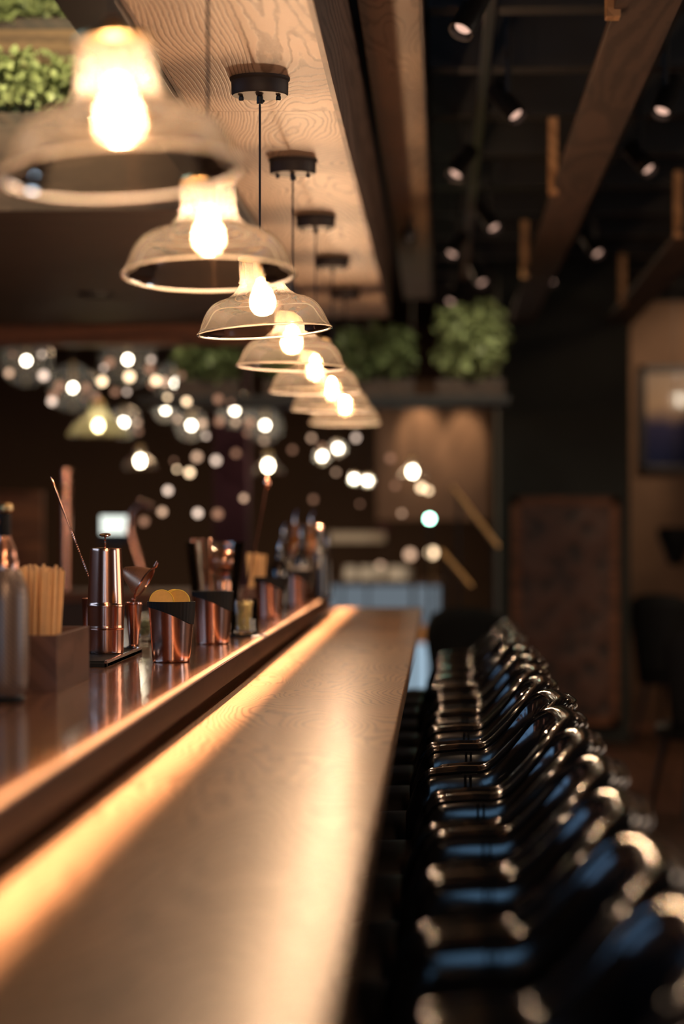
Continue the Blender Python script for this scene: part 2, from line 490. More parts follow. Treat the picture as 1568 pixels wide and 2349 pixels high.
# bulkhead over the back bar, and the loft board higher up
struct('ceiling_bulkhead', B().box((-4.9, 8.4, 2.6), (-.68, 13.2, 2.9), .004), M['bulkhead'], smooth=False)
struct('trim_2', B().box((-4.9, 13.22, 2.5), (-.68, 13.5, 2.62), .004), M['red_wood'], smooth=False)
struct('ceiling_loft', B().box((-4.9, 9.3, 3.12), (-.7, 9.6, 3.3), .004).box((-4.9, 9.6, 3.3), (-.7, 15, 3.33)), M['loft'], smooth=False)
struct('beam_loft', B().box((-4.9, 8.9, 3.2), (-.72, 9.2, 3.34), .004), M['loft'], smooth=False)

# pillar with carved panel at the far right
pl = struct('pillar', B().box((.40, 16.8, 0), (1.31, 17.7, 3.5), .01), M['pillar'], smooth=False)
t = thing('carved_panel', 'tall red-brown carved wooden panel fixed to the dark pillar', 'carved panel', (.86, 16.79, .12))
B().box((-.33, -.03, .05), (.33, .0, 1.53), .004).make('carving', M['carved'], parent=t, smooth=False)
fr = B()
for a, b in (((-.37, 0), (-.31, 1.58)), ((.31, 0), (.37, 1.58)), ((-.37, 0), (.37, .06)), ((-.37, 1.52), (.37, 1.58))):
    fr.box((a[0], -.05, a[1]), (b[0], .005, b[1]), .006)
fr.make('frame', M['red_wood'], parent=t, smooth=False)

# warm wall on the far right with the painting
struct('wall_alcove', B().box((1.31, 18.4, 0), (4.2, 18.5, 3.2)), M['warm_wall'], smooth=False)
t = thing('painting', 'black-framed seascape painting on the warm plaster wall', 'painting', (2.0, 18.38, 1.95))
B().box((-.46, -.012, 0), (.46, 0, .72)).make('canvas', M['painting'], parent=t, smooth=False)
fr = B()
for a, b in (((-.5, -.04), (-.45, .76)), ((.45, -.04), (.5, .76)), ((-.5, -.04), (.5, .01)), ((-.5, .71), (.5, .76))):
    fr.box((a[0], -.04, a[1]), (b[0], .01, b[1]), .004)
fr.make('frame', M['black'], parent=t, smooth=False)

# far wall patch between the plants and the rail
struct('wall_far', B().box((-.55, 20.9, 1.55), (.42, 21.0, 2.75)), M['far_wall'], smooth=False)
struct('pillar_far', B().box((-1.6, 17, 0), (-1.36, 17.25, 3.3)), M['burgundy'], smooth=False)

# ------------------------------------------------------------------ the bar
t = thing('bar_counter', 'long oak bar counter with raised walnut ledge', 'bar counter')
top = B()
by = [.5, 1.1, 3.92, 6.74, 9.56, 12.3]
for a, b in zip(by, by[1:]):
    top.box((-.524, a + .0008, Z_BAR - .045), (-.092, b - .0008, Z_BAR), .003)
top.make('bar_top', M['bar'], parent=t, smooth=False)
B().box((-.78, .5, Z_BAR - .045), (-.5255, 12.3, Z_BAR - .001), .001).make('back_strip', M['ledge'], parent=t, smooth=False)
B().box((-.62, .5, Z_BAR), (-.60, 11.3, Z_LEDGE - .05)).make('riser', M['fascia'], parent=t, smooth=False)
B().box((-1.12, .5, Z_LEDGE - .05), (-.5405, 11.35, Z_LEDGE), .002).make('ledge_top', M['ledge'], parent=t, smooth=False)
B().box((-.5403, .5, Z_LEDGE - .05), (-.5237, 11.35, Z_LEDGE), .002).make('ledge_edge_strip', M['edge'], parent=t, smooth=False)
B().box((-.5235, .5, Z_LEDGE - .054), (-.518, 11.35, Z_LEDGE - .001), .001).make('ledge_fascia', M['fascia'], parent=t, smooth=False)
fp = B().box((-.40, .5, .1), (-.36, 12.2, Z_BAR - .045))
for k in range(16):
    fp.box((-.36, .6 + .73 * k, .18), (-.345, .6 + .73 * k + .66, .95), .006)
fp.make('front_panel', M['dark_wood'], parent=t, smooth=False)
B().box((-1.1, .5, 0), (-.40, 12.2, .1)).box((-1.1, .5, .1), (-1.07, 11.3, Z_LEDGE - .05)).make('carcass', M['dark_wood'], parent=t, smooth=False)
B().tube([(-.24, .6, .22), (-.24, 12.1, .22)], .02, 12).make('foot_rail', M['brass'], parent=t)

# ------------------------------------------------------------------ pendants
SHADE = [(.050, .000), (.053, -.004), (.0535, -.050), (.0555, -.054), (.0555, -.058), (.054, -.062), (.060, -.072), (.072, -.085),
         (.086, -.094), (.098, -.098), (.112, -.102), (.126, -.110), (.137, -.122), (.146, -.138), (.153, -.155), (.158, -.168), (.162, -.174), (.162, -.178)]
Y0, DY = 3.225, 1.307
Z_RIM = EYE + .47


def make_pendant():
    t = thing('pendant_lamp', '', 'pendant lamp', group='glass pendants over the bar')
    c = B().lathe([(1e-4, 0), (.066, 0), (.069, .004), (.069, .034), (.073, .038), (.073, .043), (1e-4, .043)], n=48)
    cn = c.make('ceiling_canopy', M['canopy'], parent=t); cn.location = (0, 0, Z_SOF - .0435)
    for sx_ in (-1, 1):
        B().cyl(.006, -.012, .0, (sx_ * .045, 0), 12, .002).make('canopy_screw', M['black'], parent=cn)
    B().cyl(.008, -.02, 0, n=16, bev=.002).ball((.008, 0, -.013), .004).make('cord_grip', M['black'], parent=cn)
    ztop = Z_RIM + .178
    B().tube([(0, 0, Z_SOF - .05), (0, 0, ztop + .03)], .0028, 8).make('cord', M['cable'], parent=t)
    sh = B().lathe(SHADE, n=72).make('glass_shade', M['shade'], parent=t, angle=60)
    sh.location = (0, 0, ztop)
    B().tube([(.162 * cos(2 * pi * k / 72), .162 * sin(2 * pi * k / 72), -.178) for k in range(72)], .0032, 8, closed=True).make('rolled_rim', M['rim'], parent=sh)
    B().lathe([(.0535, -.002), (.0535, .004), (.02, .012), (.012, .03), (.004, .034), (1e-4, .034)], n=32).lathe([(.0535, -.002), (.045, -.004), (1e-4, -.004)], n=32).make('shade_cap', M['brass'], parent=sh)
    so_ = B().cyl(.017, -.05, -.004, n=24, bev=.003).make('socket', M['brass'], parent=sh)
    B().lathe([(.013, -.048), (.015, -.056), (.022, -.072), (.03, -.09), (.034, -.106), (.032, -.122), (.022, -.136), (.010, -.1415), (1e-4, -.142)], n=32).make('bulb_glass', M['envelope'], parent=sh)
    B().lathe([(1e-4, -.056), (.008, -.06), (.0125, -.078), (.0145, -.096), (.0135, -.112), (.008, -.123), (1e-4, -.126)], n=20).make('filament', M['bulb'], parent=sh)
    return t


PX = -.437
tilts = [(-4, -4.2), (-5.5, -1.2), (-1.0, -3.8), (-1, 1.4), (-1, .2), (-1.5, .8), (-1, -.4)]
plabels = ['glass dome pendant nearest the siphon, the largest and most blurred of the bar pendants',
           'glass dome pendant second along the row, hanging after the largest blurred one',
           'sharp tilted glass dome pendant third along the row over the bar',
           'glass dome pendant fourth along the row, just behind the sharp tilted one',
           'glass dome pendant fifth along the row, overlapping the stacked far shades',
           'glass dome pendant sixth along the row, last but one over the bar',
           'glass dome pendant at the far end of the bar row, lowest and smallest']
pr = make_pendant()
for i in range(7):
    o = pr if i == 0 else dup(pr, (0, 0, 0))
    o.location = (PX, Y0 + DY * i, 0)
    o['label'] = plabels[i]
    for ch in o.children:
        if ch.name.startswith('glass_shade'):
            ch.rotation_euler = (R(tilts[i][0]), R(tilts[i][1]), 0)

# ------------------------------------------------------------------ stools
def u_path(n=36, xf=-.10, x0=.10, w=.235, a=.11):
    """plan curve of the shell, from one arm front round the back to the other: point, outward normal, height factor, arm factor"""
    pts = []
    m = 14
    for k in range(m):
        f = k / m
        pts.append((Vector((xf + (x0 - xf) * f, -w, 0)), f))
    for k in range(n + 1):
        th = -pi / 2 + pi * k / n
        e = .62
        pts.append((Vector((x0 + a * abs(cos(th)) ** e, w * abs(sin(th)) ** e * (1 if th > 0 else -1), 0)), 1.0))
    for k in range(m - 1, -1, -1):
        f = k / m
        pts.append((Vector((xf + (x0 - xf) * f, w, 0)), f))
    out = []
    for i, (p, f) in enumerate(pts):
        t = (pts[min(i + 1, len(pts) - 1)][0] - pts[max(i - 1, 0)][0]).normalized()
        c = sm((p.x - .07) / .135)
        out.append((p, Vector((t.y, -t.x, 0)), c, min(1, f * 1.6)))
    return out


def sm(x):
    x = max(0, min(1, x))
    return x * x * (3 - 2 * x)


def top_z(c, f):
    z = .945 + .145 * c
    if f < 1:
        z = .945 - .012 * (1 - f) - .10 * (max(0, .5 - f) / .5) ** 2.2
    return z


def lean(c, z):
    return .045 * c * max(0, (z - .72)) / .36


def make_stool():
    t = thing('bar_stool', '', 'bar stool', group='black patent stools along the bar')
    P = u_path()
    th = .021
    vs, fs, nsec = [], [], 0
    for p, nrm, c, f in P:
        zt = top_z(c, f)
        puff = 1 + .35 * sm(c)
        tt = th * puff * (.55 + .45 * sm(f / .3) if f < .3 else 1)
        sec = [(-tt * .6, .60), (-tt * 1.05, .70), (-tt * 1.1, zt - .07), (-tt * .98, zt - .03), (-tt * .72, zt - .010), (-tt * .3, zt - .001), (tt * .3, zt), (tt * .75, zt - .009), (tt * 1.02, zt - .03), (tt * 1.15, zt - .075), (tt * 1.1, .74), (tt * .8, .63), (tt * .3, .60)]
        nsec = len(sec)
        for o, z in sec:
            q = p + nrm * o
            q.x += lean(c, z)
            vs.append((q.x, q.y, z))
    for i in range(len(P) - 1):
        for k in range(nsec):
            q = (k + 1) % nsec
            fs.append((i * nsec + k, (i + 1) * nsec + k, (i + 1) * nsec + q, i * nsec + q))
    fs.append(tuple(range(nsec)))
    fs.append(tuple((len(P) - 1) * nsec + k for k in reversed(range(nsec))))
    sh = B().add(vs, fs).make('shell', M['patent'], parent=t, angle=70)
    # piping along the inside and outside of the rolled edge
    for o_, dz in ((-.020, -.012), (.024, -.012)):
        pts = []
        for p, nrm, c, f in P[2:-2]:
            z = top_z(c, f) + dz
            q = p + nrm * o_ * (1 + .35 * sm(c))
            pts.append((q.x + lean(c, z), q.y, z))
        B().tube(pts, .0032, 6).make('piping', M['patent'], parent=sh)
    # upright seams where arm meets back
    for k in (10, len(P) - 11):
        p, nrm, c, f = P[k]
        for dd in (-.006, .006):
            pts = []
            for z in (.76, .82, .88, top_z(c, f) - .02):
                q = p - nrm * (.030) + Vector((dd, 0, 0))
                pts.append((q.x + lean(c, z), q.y, z))
            B().tube(pts, .0024, 6).make('seam', M['patent'], parent=sh)
    # studs on the outside of the back
    st = B()
    acc, last = 0, None
    for i in range(8, len(P) - 8):
        p0, n0, c0, f0 = P[i]
        if c0 < .8: continue
        for u in (0, .5):
            p1, n1, c1, f1 = P[min(i + 1, len(P) - 1)]
            p = p0.lerp(p1, u); nn = n0.lerp(n1, u).normalized(); c = c0 + (c1 - c0) * u
            z = top_z(c, 1) - .024
            q = p + nn * (.024 + .008 * sm(c))
            q = Vector((q.x + lean(c, z), q.y, z))
            if last is None or (q - last).length > .0155:
                st.ball(q, .0068, 8, 5)
                last = q
    st.make('stud_trim', M['stud'], parent=sh)
    # seat cushion, reaching forward of the arms
    sv, sf = [], []
    N = 36
    rings = [(.90, .645), (.985, .66), (1.0, .69), (1.0, .735), (.975, .762), (.92, .776), (.75, .784), (.45, .788), (.001, .79)]
    for s_, z in rings:
        for k in range(N):
            a_ = 2 * pi * k / N
            ex = .45
            cx, sy = abs(cos(a_)) ** ex * (1 if cos(a_) > 0 else -1), abs(sin(a_)) ** ex * (1 if sin(a_) > 0 else -1)
            sv.append((-.055 + .20 * cx * s_, .205 * sy * s_, z))
    for i in range(len(rings) - 1):
        for k in range(N):
            q = (k + 1) % N
            sf.append((i * N + k, i * N + q, (i + 1) * N + q, (i + 1) * N + k))
    sf.append(tuple(reversed(range(N))))
    B().add(sv, sf).make('seat', M['seat'], parent=t, angle=50)
    B().box((-.2, -.18, .60), (.16, .18, .65), .01).make('seat_frame', M['legs'], parent=t)
    for sx_, sy_ in ((-1, -1), (-1, 1), (1, -1), (1, 1)):
        B().tube([(-.03 + sx_ * .15, sy_ * .16, .62), (-.03 + sx_ * .19, sy_ * .2, 0.0)], [.02, .013], 10).make('leg', M['legs'], parent=t)
    x0, x1, yy, zz = -.205, .145, .188, .26
    B().tube([(x0, -yy, zz), (x1, -yy, zz), (x1, yy, zz), (x0, yy, zz)], .008, 8, closed=True).make('footrest', M['brass'], parent=t)
    return t


st0 = make_stool()
N_ST = 15
words_ = ['first', 'second', 'third', 'fourth', 'fifth', 'sixth', 'seventh', 'eighth', 'ninth', 'tenth', 'eleventh', 'twelfth', 'thirteenth', 'fourteenth', 'fifteenth']
for k in range(N_ST):
    o = st0 if k == 0 else dup(st0, (0, 0, 0))
    o.location = (.035 + random.uniform(-.012, .012), 2.52 + .57 * k + random.uniform(-.01, .01), 0)
    o.rotation_euler = (0, 0, R(random.uniform(-2.5, 2.5)))
    if k == 0:
        o['label'] = 'black patent tub bar stool at the near end of the row, cut by the frame'
    elif k == N_ST - 1:
        o['label'] = 'black patent tub bar stool at the far end of the row, beside the lit counter'
    else:
        o['label'] = 'black patent tub bar stool, %s along the row from the near end' % words_[k]

# ------------------------------------------------------------------ things on the ledge
ZL = Z_LEDGE


def on_ledge(px, d, z=ZL):
    return ((px - VX) * d / FPX, d, z)


# soda siphon
t = thing('soda_siphon', 'grey mesh-clad soda siphon with dark neck, beside the straw box', 'soda siphon', on_ledge(4, 4.5))
B().lathe([(.036, .012), (.041, .02), (.0455, .04), (.0465, .11), (.046, .19), (.043, .215), (.034, .238), (.026, .25)], n=48).make('mesh_body', M['mesh_body'], parent=t)
B().cyl(.04, 0, .012, n=40, bev=.003).make('foot', M['rubber'], parent=t)
B().lathe([(.037, .011), (.0375, .03), (.036, .034)], n=40).make('base_glass', M['clear'], parent=t)
B().lathe([(.027, .248), (.028, .262), (.024, .268), (.024, .276), (.0195, .29), (.013, .305), (.012, .31), (1e-4, .31)], n=32).make('collar', M['copper_dull'], parent=t)
B().cyl(.0125, .31, .355, n=24, bev=.002).make('neck', M['rubber'], parent=t)
B().cyl(.016, .355, .372, n=24, bev=.005).make('cap', M['brass'], parent=t)
B().tube([(0, 0, .335), (-.03, -.01, .34), (-.055, -.018, .325), (-.06, -.02, .29)], .006, 10).make('spout', M['copper_dull'], parent=t)
B().tube([(0, .005, .35), (-.02, .03, .36), (-.035, .055, .33)], .005, 8).make('lever', M['copper_dull'], parent=t)


def straw_box(name_label, x0, x1, y0, y1, h, nst, slen, glabel, glue):
    t = thing('straw_box', name_label, 'box', ((x0 + x1) / 2, (y0 + y1) / 2, ZL))
    a, b = (x1 - x0) / 2, (y1 - y0) / 2
    w_ = .009
    B().box((-a, -b, 0), (a, b, .008), .001).make('bottom', M['box_wood'], parent=t, smooth=False)
    B().box((-a, -b, .008), (a, -b + w_, h), .0015).make('front_side', M['box_wood'], parent=t, smooth=False)
    B().box((-a, b - w_, .008), (a, b, h), .0015).make('back_side', M['box_wood'], parent=t, smooth=False)
    for s_ in (-1, 1):
        B().box((min(s_ * a, s_ * (a - w_)), -b + w_, .008), (max(s_ * a, s_ * (a - w_)), b - w_, h), .0015).make('long_side', M['box_wood'], parent=t, smooth=False)
    proto = None
    for k in range(nst):
        u = (k % 8 + .5) / 8 + random.uniform(-.03, .03)
        v = (k // 8 + .5) / math.ceil(nst / 8) + random.uniform(-.05, .05)
        L_ = slen + random.uniform(-.007, .007)
        if proto is None:
            bb = B().lathe([(.0027, 0), (.0034, 0), (.0034, slen), (.0027, slen), (.0027, slen - .03)], n=10)
            proto = bb.make('paper_straw', M['straw'])
            o = proto
            tag(o, glabel, 'straw', glue)
        else:
            o = proto.copy(); COL.objects.link(o)
        lx, ly = (u - .5) * 2 * (a - w_ - .02), (v - .5) * 2 * min(b - w_ - .02, .09) - max(0, b - .12) * .9
        o.location = ((x0 + x1) / 2 + lx, (y0 + y1) / 2 + ly, ZL + .0085)
        o.rotation_euler = (R(random.uniform(-3, 3)), R((u - .5) * 7 + random.uniform(-1, 1)), 0)
        o.scale = (1, 1, L_ / slen)
    return t


straw_box('dark wooden straw box standing behind the mesh siphon', -.90, -.758, 4.76, 5.2, .113, 56, .236, 'tan paper straw standing in the wooden box behind the siphon', 'paper straws in the near box')
straw_box('small wooden straw box standing behind the glass full of copper', -.74, -.64, 8.95, 9.1, .10, 24, .215, 'tan paper straw in the box behind the glass of copper tools', 'paper straws in the far box')

# drip mat
t = thing('bar_mat', 'black ribbed bar mat with metal edge under the shaker', 'bar mat', (-.863, 5.94, ZL))
B().box((-.087, -.33, 0), (.087, .33, .010), .001).make('mat', M['rubber'], parent=t, smooth=False)
rb = B()
for k in range(40):
    rb.box((-.08, -.32 + .016 * k, .010), (.078, -.311 + .016 * k, .0145))
rb.make('rib', M['rubber'], parent=t, smooth=False)
B().box((.08, -.33, .0), (.087, .33, .0155), .001).make('side_edge', M['steel'], parent=t, smooth=False)
ZM = ZL + .0148

# shaker: tin on tin
t = thing('cocktail_shaker', 'tall copper cocktail shaker of two stacked tins on the bar mat', 'shaker', (-.825, 5.94, ZM))
B().lathe([(1e-4, 0), (.041, 0), (.0428, .001), (.0435, .004), (.0436, .008), (.0443, .058), (.0444, .0605), (.0450, .062), (.0450, .066), (.0446, .0675), (.0447, .071), (.0452, .114), (.0453, .118), (.046, .121)], n=56).make('lower_tin', M['copper'], parent=t)
B().lathe([(.0468, .116), (.0470, .119), (.0462, .1215), (.0452, .124), (.0450, .128), (.0420, .195), (.0392, .252), (.0390, .256), (.0383, .259), (.0360, .2605), (1e-4, .259)], n=56).make('upper_tin', M['copper'], parent=t)

# tin behind with bar spoons
tinx, tiny_ = -.862, 6.12
t = thing('mixing_tin', 'low copper tin behind the shaker holding the long spoons', 'tin', (tinx, tiny_, ZM))
B().lathe([(1e-4, 0), (.041, 0), (.044, .004), (.049, .128), (.0505, .130), (.0485, .131), (.0425, .006), (1e-4, .005)], n=48).make('tin_body', M['copper_dull'], parent=t)


def twisted(b, p0, p1, r=.0022, turns=18, n=90):
    p0, p1 = Vector(p0), Vector(p1)
    t = (p1 - p0).normalized()
    a = t.orthogonal().normalized(); c = t.cross(a)
    vs, fs = [], []
    for i in range(n + 1):
        p = p0.lerp(p1, i / n)
        for k in range(4):
            th = 2 * pi * (turns * i / n + k / 4)
            rr = r * (1.25 if k % 2 else .8)
            vs.append(p + (a * cos(th) + c * sin(th)) * rr)
    for i in range(n):
        for k in range(4):
            q = (k + 1) % 4
            fs.append((i * 4 + k, i * 4 + q, (i + 1) * 4 + q, (i + 1) * 4 + k))
    b.add(vs, fs)


e0 = Vector((-.832, 6.13, ZM + .02)); e1 = at(112, 1093, 6.13); e1.x -= .0
dr = (e1 - e0)
t = thing('bar_spoon', 'copper bar spoon with twisted stem leaning out past the shaker', 'bar spoon', e0)
b = B(); twisted(b, (0, 0, 0), dr * .70, turns=26, n=160); b.make('twisted_stem', M['copper_dull'], parent=t)
B().tube([dr * .70, dr * .8, dr * .93, dr * .975, dr], [.0022, .0024, .0034, .0036, .0008], 10).make('handle_tip', M['copper'], parent=t)
e0 = Vector((-.85, 6.1, ZM + .008)); e1 = at(238, 1228, 6.1)
dr = e1 - e0
t = thing('muddler_spoon', 'copper spoon with flat disc end standing up behind the shaker', 'bar spoon', e0)
b = B(); twisted(b, (0, 0, 0), dr, turns=26, n=140); b.make('twisted_stem', M['copper_dull'], parent=t)
B().lathe([(1e-4, .004), (.0135, .003), (.0148, .0015), (.0135, 0), (.004, -.001), (.002, -.004)], n=32, M=Matrix.Translation(dr) @ Matrix.Rotation(R(14), 4, 'X')).make('disc_end', M['copper'], parent=t)

# conical jigger on a glass foot and the strainer lying on it
jx, jy = -.789, 6.2
t = thing('jigger', 'slim copper jigger cup on the bar mat under the strainer', 'jigger', (jx, jy, ZM))
B().lathe([(1e-4, 0), (.016, 0), (.0175, .002), (.0135, .006), (.0115, .009), (.0125, .012), (.0215, .112), (.0235, .114), (.0235, .118), (.0205, .118), (.0115, .016), (1e-4, .016)], n=40).make('cup', M['copper'], parent=t)
B().cyl(.019, 0, .0055, n=32, bev=.002).make('foot', M['steel'], parent=t)
t = thing('cone_strainer', 'conical copper mesh strainer lying across the slim jigger', 'strainer', (-.762, 6.2, ZM + .168))
ax = Vector((-.80, .10, .50)).normalized()   # from the rim towards the tip
zq = Vector((0, 0, 1)).rotation_difference(ax).to_matrix().to_4x4()
Mq = zq @ Matrix.Translation((0, 0, 0))
B().lathe([(.043, 0), (.041, .006), (.034, .022), (.022, .046), (.009, .064), (1e-4, .068)], n=48, M=Mq).make('mesh_cone', M['gauze'], parent=t)
B().tube([Mq @ Vector((.0435 * cos(2 * pi * k / 48), .0435 * sin(2 * pi * k / 48), 0)) for k in range(48)], .0028, 8, closed=True).make('rim_ring', M['copper'], parent=t)
rimtop = max([Mq @ Vector((.0435 * cos(2 * pi * k / 48), .0435 * sin(2 * pi * k / 48), 0)) for k in range(48)], key=lambda v: v.z)
rimlow = min([Mq @ Vector((.0435 * cos(2 * pi * k / 48), .0435 * sin(2 * pi * k / 48), 0)) for k in range(48)], key=lambda v: v.z)
B().tube([rimtop, rimtop + Vector((.008, 0, .004)), rimtop + Vector((.013, 0, .014)), rimtop + Vector((.010, 0, .018)), rimtop + Vector((.003, 0, .006))], .002, 8).make('hook', M['copper'], parent=t)
B().tube([rimlow, rimlow + Vector((-.002, -.01, -.008)), rimlow + Vector((-.004, -.03, -.004))], .003, 8).make('handle', M['copper'], parent=t)

# small cut glass jar with garnish behind the mat
t = thing('cut_glass_jar', 'small cut glass jar of green garnish behind the bar mat', 'jar', (-.842, 6.85, ZL))
B().lathe([(1e-4, 0), (.034, 0), (.040, .006), (.043, .03), (.040, .06), (.044, .075), (.041, .075), (.037, .06), (.039, .03), (.034, .012), (1e-4, .01)], n=32, rib=.003, ribn=16).make('jar_body', M['clear'], parent=t)
gb = B()
for k in range(40):
    a_, r_, z_ = random.uniform(0, 6.28), random.uniform(0, .024), random.uniform(.022, .062)
    gb.ball((r_ * cos(a_), r_ * sin(a_), z_), random.uniform(.006, .01), 8, 5, (1, .6, .4))
tag(gb.make('garnish', M['leaf_light'], parent=t), None, None, kind='stuff')


# copper cups with black ribbed sleeves
def make_cup(label, loc, rot, fill=None):
    t = thing('garnish_cup', label, 'cup', loc, rot, group='copper cups along the ledge')
    B().lathe([(1e-4, 0), (.042, 0), (.0445, .0012), (.0455, .004), (.0458, .008), (.0505, .070), (.0552, .134), (.0555, .138), (.054, .138), (.0535, .134), (.0445, .008), (1e-4, .006)], n=56).make('copper_cup', M['copper'], parent=t)
    N = 144
    vs, fs = [], []
    for k in range(N):
        a_ = 2 * pi * k / N
        zb = .117 - .021 * cos(a_) - .004 * cos(2 * a_)
        rib = .0007 * (1 if (k // 2) % 2 else 0)
        for z in (zb, zb + .25 * (.147 - zb), zb + .75 * (.147 - zb), .147):
            r_ = .0455 + (.0555 - .0455) * z / .138 + .0012 + rib + .001 * (z / .147)
            vs.append((r_ * cos(a_), r_ * sin(a_), z))
        vs.append((.0535 * cos(a_), .0535 * sin(a_), .147))
        vs.append((.0520 * cos(a_), .0520 * sin(a_), .12))
    for k in range(N):
        q = (k + 1) % N
        for i in range(5):
            fs.append((k * 6 + i, q * 6 + i, q * 6 + i + 1, k * 6 + i + 1))
    B().add(vs, fs).make('ribbed_sleeve', M['rubber'], parent=t, angle=25)
    return t


make_cup('copper cup with black sleeve holding lemon slices, nearest the edge', on_ledge(391, 5.83), R(-8))
make_cup('copper cup with black sleeve standing just behind the lemon cup', on_ledge(486, 6.73), R(-6))
make_cup('blurred copper cup with black sleeve beyond the jar of picks', on_ledge(618, 8.6), R(4))
make_cup('blurred copper cup with black sleeve furthest along, before the bottles', on_ledge(680, 9.95), R(2))
lc = Vector(on_ledge(391, 5.83))
for k, (dx, dy, rz, ry, lab) in enumerate(((-.022, -.012, 14, -10, 'lemon slice standing higher, over the deep end of the copper cup sleeve'), (.016, -.004, -6, 8, 'broad lemon slice lying beside the higher slice in the copper cup'), (.006, .018, 25, 0, 'lemon slice tucked behind the other two in the copper cup'))):
    t = thing('lemon_slice', lab, 'lemon slice', lc + Vector((dx, dy, .146)), R(rz), group='lemon slices in the copper cup')
    rot = Matrix.Rotation(R(ry), 4, 'Y') @ Matrix.Rotation(R(78), 4, 'X')
    B().cyl(.0285, -.003, .003, n=36, bev=.0008, M=rot).make('flesh', M['lemon'], parent=t)
    B().lathe([(.0283, -.0034), (.0303, -.0028), (.0303, .0028), (.0283, .0034)], n=36, M=rot, closed=True).make('rind', M['lemon_rind'], parent=t)

# glass jar of picks on a coaster
jl = Vector(on_ledge(559, 7.2))
t = thing('coaster', 'round black coaster under the jar of picks', 'coaster', jl)
B().cyl(.052, 0, .006, n=40, bev=.001).make('disc', M['rubber'], parent=t)
t = thing('pick_jar', 'low glass jar of cocktail picks behind the copper cups', 'jar', jl + Vector((0, 0, .0062)))
B().lathe([(1e-4, 0), (.038, 0), (.043, .004), (.044, .012), (.0415, .02), (.0415, .1), (.044, .104), (.0425, .106), (.039, .1), (.039, .022), (.035, .012), (1e-4, .01)], n=40).make('jar_glass', M['clear'], parent=t)
pk = None
for k in range(34):
    a_, r_ = random.uniform(0, 6.28), random.uniform(.004, .028)
    if pk is None:
        pk = B().tube([(0, 0, 0), (0, 0, .086)], [.0022, .0016], 6).ball((0, 0, .086), .003, 8, 5).make('cocktail_pick', M['pick'])
        tag(pk, 'bamboo cocktail pick among many in the low glass jar', 'cocktail pick', 'bamboo picks in the glass jar')
        o = pk
    else:
        o = pk.copy(); COL.objects.link(o)
    o.location = jl + Vector((r_ * cos(a_), r_ * sin(a_), .019))
    o.rotation_euler = (R(random.uniform(-10, 10)), R(random.uniform(-10, 10)), a_)
    o.scale = (1, 1, random.uniform(.85, 1.0))
for k, (dx, dy, rz) in enumerate(((.052, -.03, 70), (.058, .05, 55))):
    o = B().box((-.022, -.006, 0), (.022, .006, .006), .002).make('sugar_stick', M['white'])
    o.location = jl + Vector((dx - .01, dy - .04, 0)); o.rotation_euler = (0, 0, R(rz))
    tag(o, ('white sugar stick lying in front of the coaster edge', 'white sugar stick lying behind the other, past the coaster')[k], 'sugar stick', 'sugar sticks by the jar')

# big glass holding copper tools
gl0 = Vector(on_ledge(492, 8.25))
t = thing('tool_glass', 'large tapered glass holding copper bar tools behind the cups', 'glass', gl0)
B().lathe([(1e-4, 0), (.066, 0), (.072, .005), (.086, .14), (.104, .275), (.101, .275), (.083, .14), (.069, .012), (1e-4, .01)], n=48).make('glass_body', M['clear'], parent=t)
lst = [('copper_strainer', 'round copper strainer bowl heaped highest in the big glass', (.028, -.01, .215), 'strainer'), ]
t = thing('copper_tumbler', 'upturned shiny copper tumbler inside the big glass', 'tumbler', gl0 + Vector((.03, -.015, .0125)))
B().lathe([(.033, 0), (.035, .001), (.034, .1), (.031, .128), (.025, .134), (1e-4, .135)], n=40).make('tumbler_body', M['copper'], parent=t)
t = thing('julep_strainer', 'round copper strainer bowl topping the tools in the big glass', 'strainer', gl0 + Vector((.03, -.015, .205)))
B().ball((0, 0, 0), .052, 32, 16, (1, 1, .95)).make('bowl', M['copper'], parent=t)
B().lathe([(.050, .0), (.057, .002), (.057, .006), (.05, .006)], n=40, closed=True).make('rim', M['copper_dull'], parent=t)
B().tube([(.03, .0, .045), (.02, 0, .062), (.0, 0, .066)], .004, 8).make('knob', M['copper'], parent=t)
for k in range(9):
    a_ = 1.9 + .33 * k
    p0 = gl0 + Vector((.050 * cos(a_), .050 * sin(a_), .0125))
    if k == 0:
        sp0 = thing('stirrer', 'thin copper stirrer leaning in the big glass of tools', 'stirrer', p0, a_, 'copper stirrers in the big glass')
        dv = Vector((.034, 0, .27))
        B().tube([(0, 0, .003), dv], .0028, 8).make('rod', M['copper_dull'], parent=sp0)
        B().ball(dv, .007, 12, 7, (1, 1, .5)).make('tip', M['copper'], parent=sp0)
    else:
        dup(sp0, p0, a_)
e0 = gl0 + Vector((.075, .16, .0)); e1 = at(612, 1108, 8.45)
dr = e1 - e0
t = thing('bar_spoon', 'blurred copper bar spoon standing tall behind the big glass', 'bar spoon', e0)
b = B(); twisted(b, (0, 0, 0), dr, r=.004, turns=30, n=120); b.make('twisted_stem', M['copper_dull'], parent=t)
B().ball(dr, .012, 14, 8, (1, .5, 1.6)).make('spoon_bowl', M['copper'], parent=t)


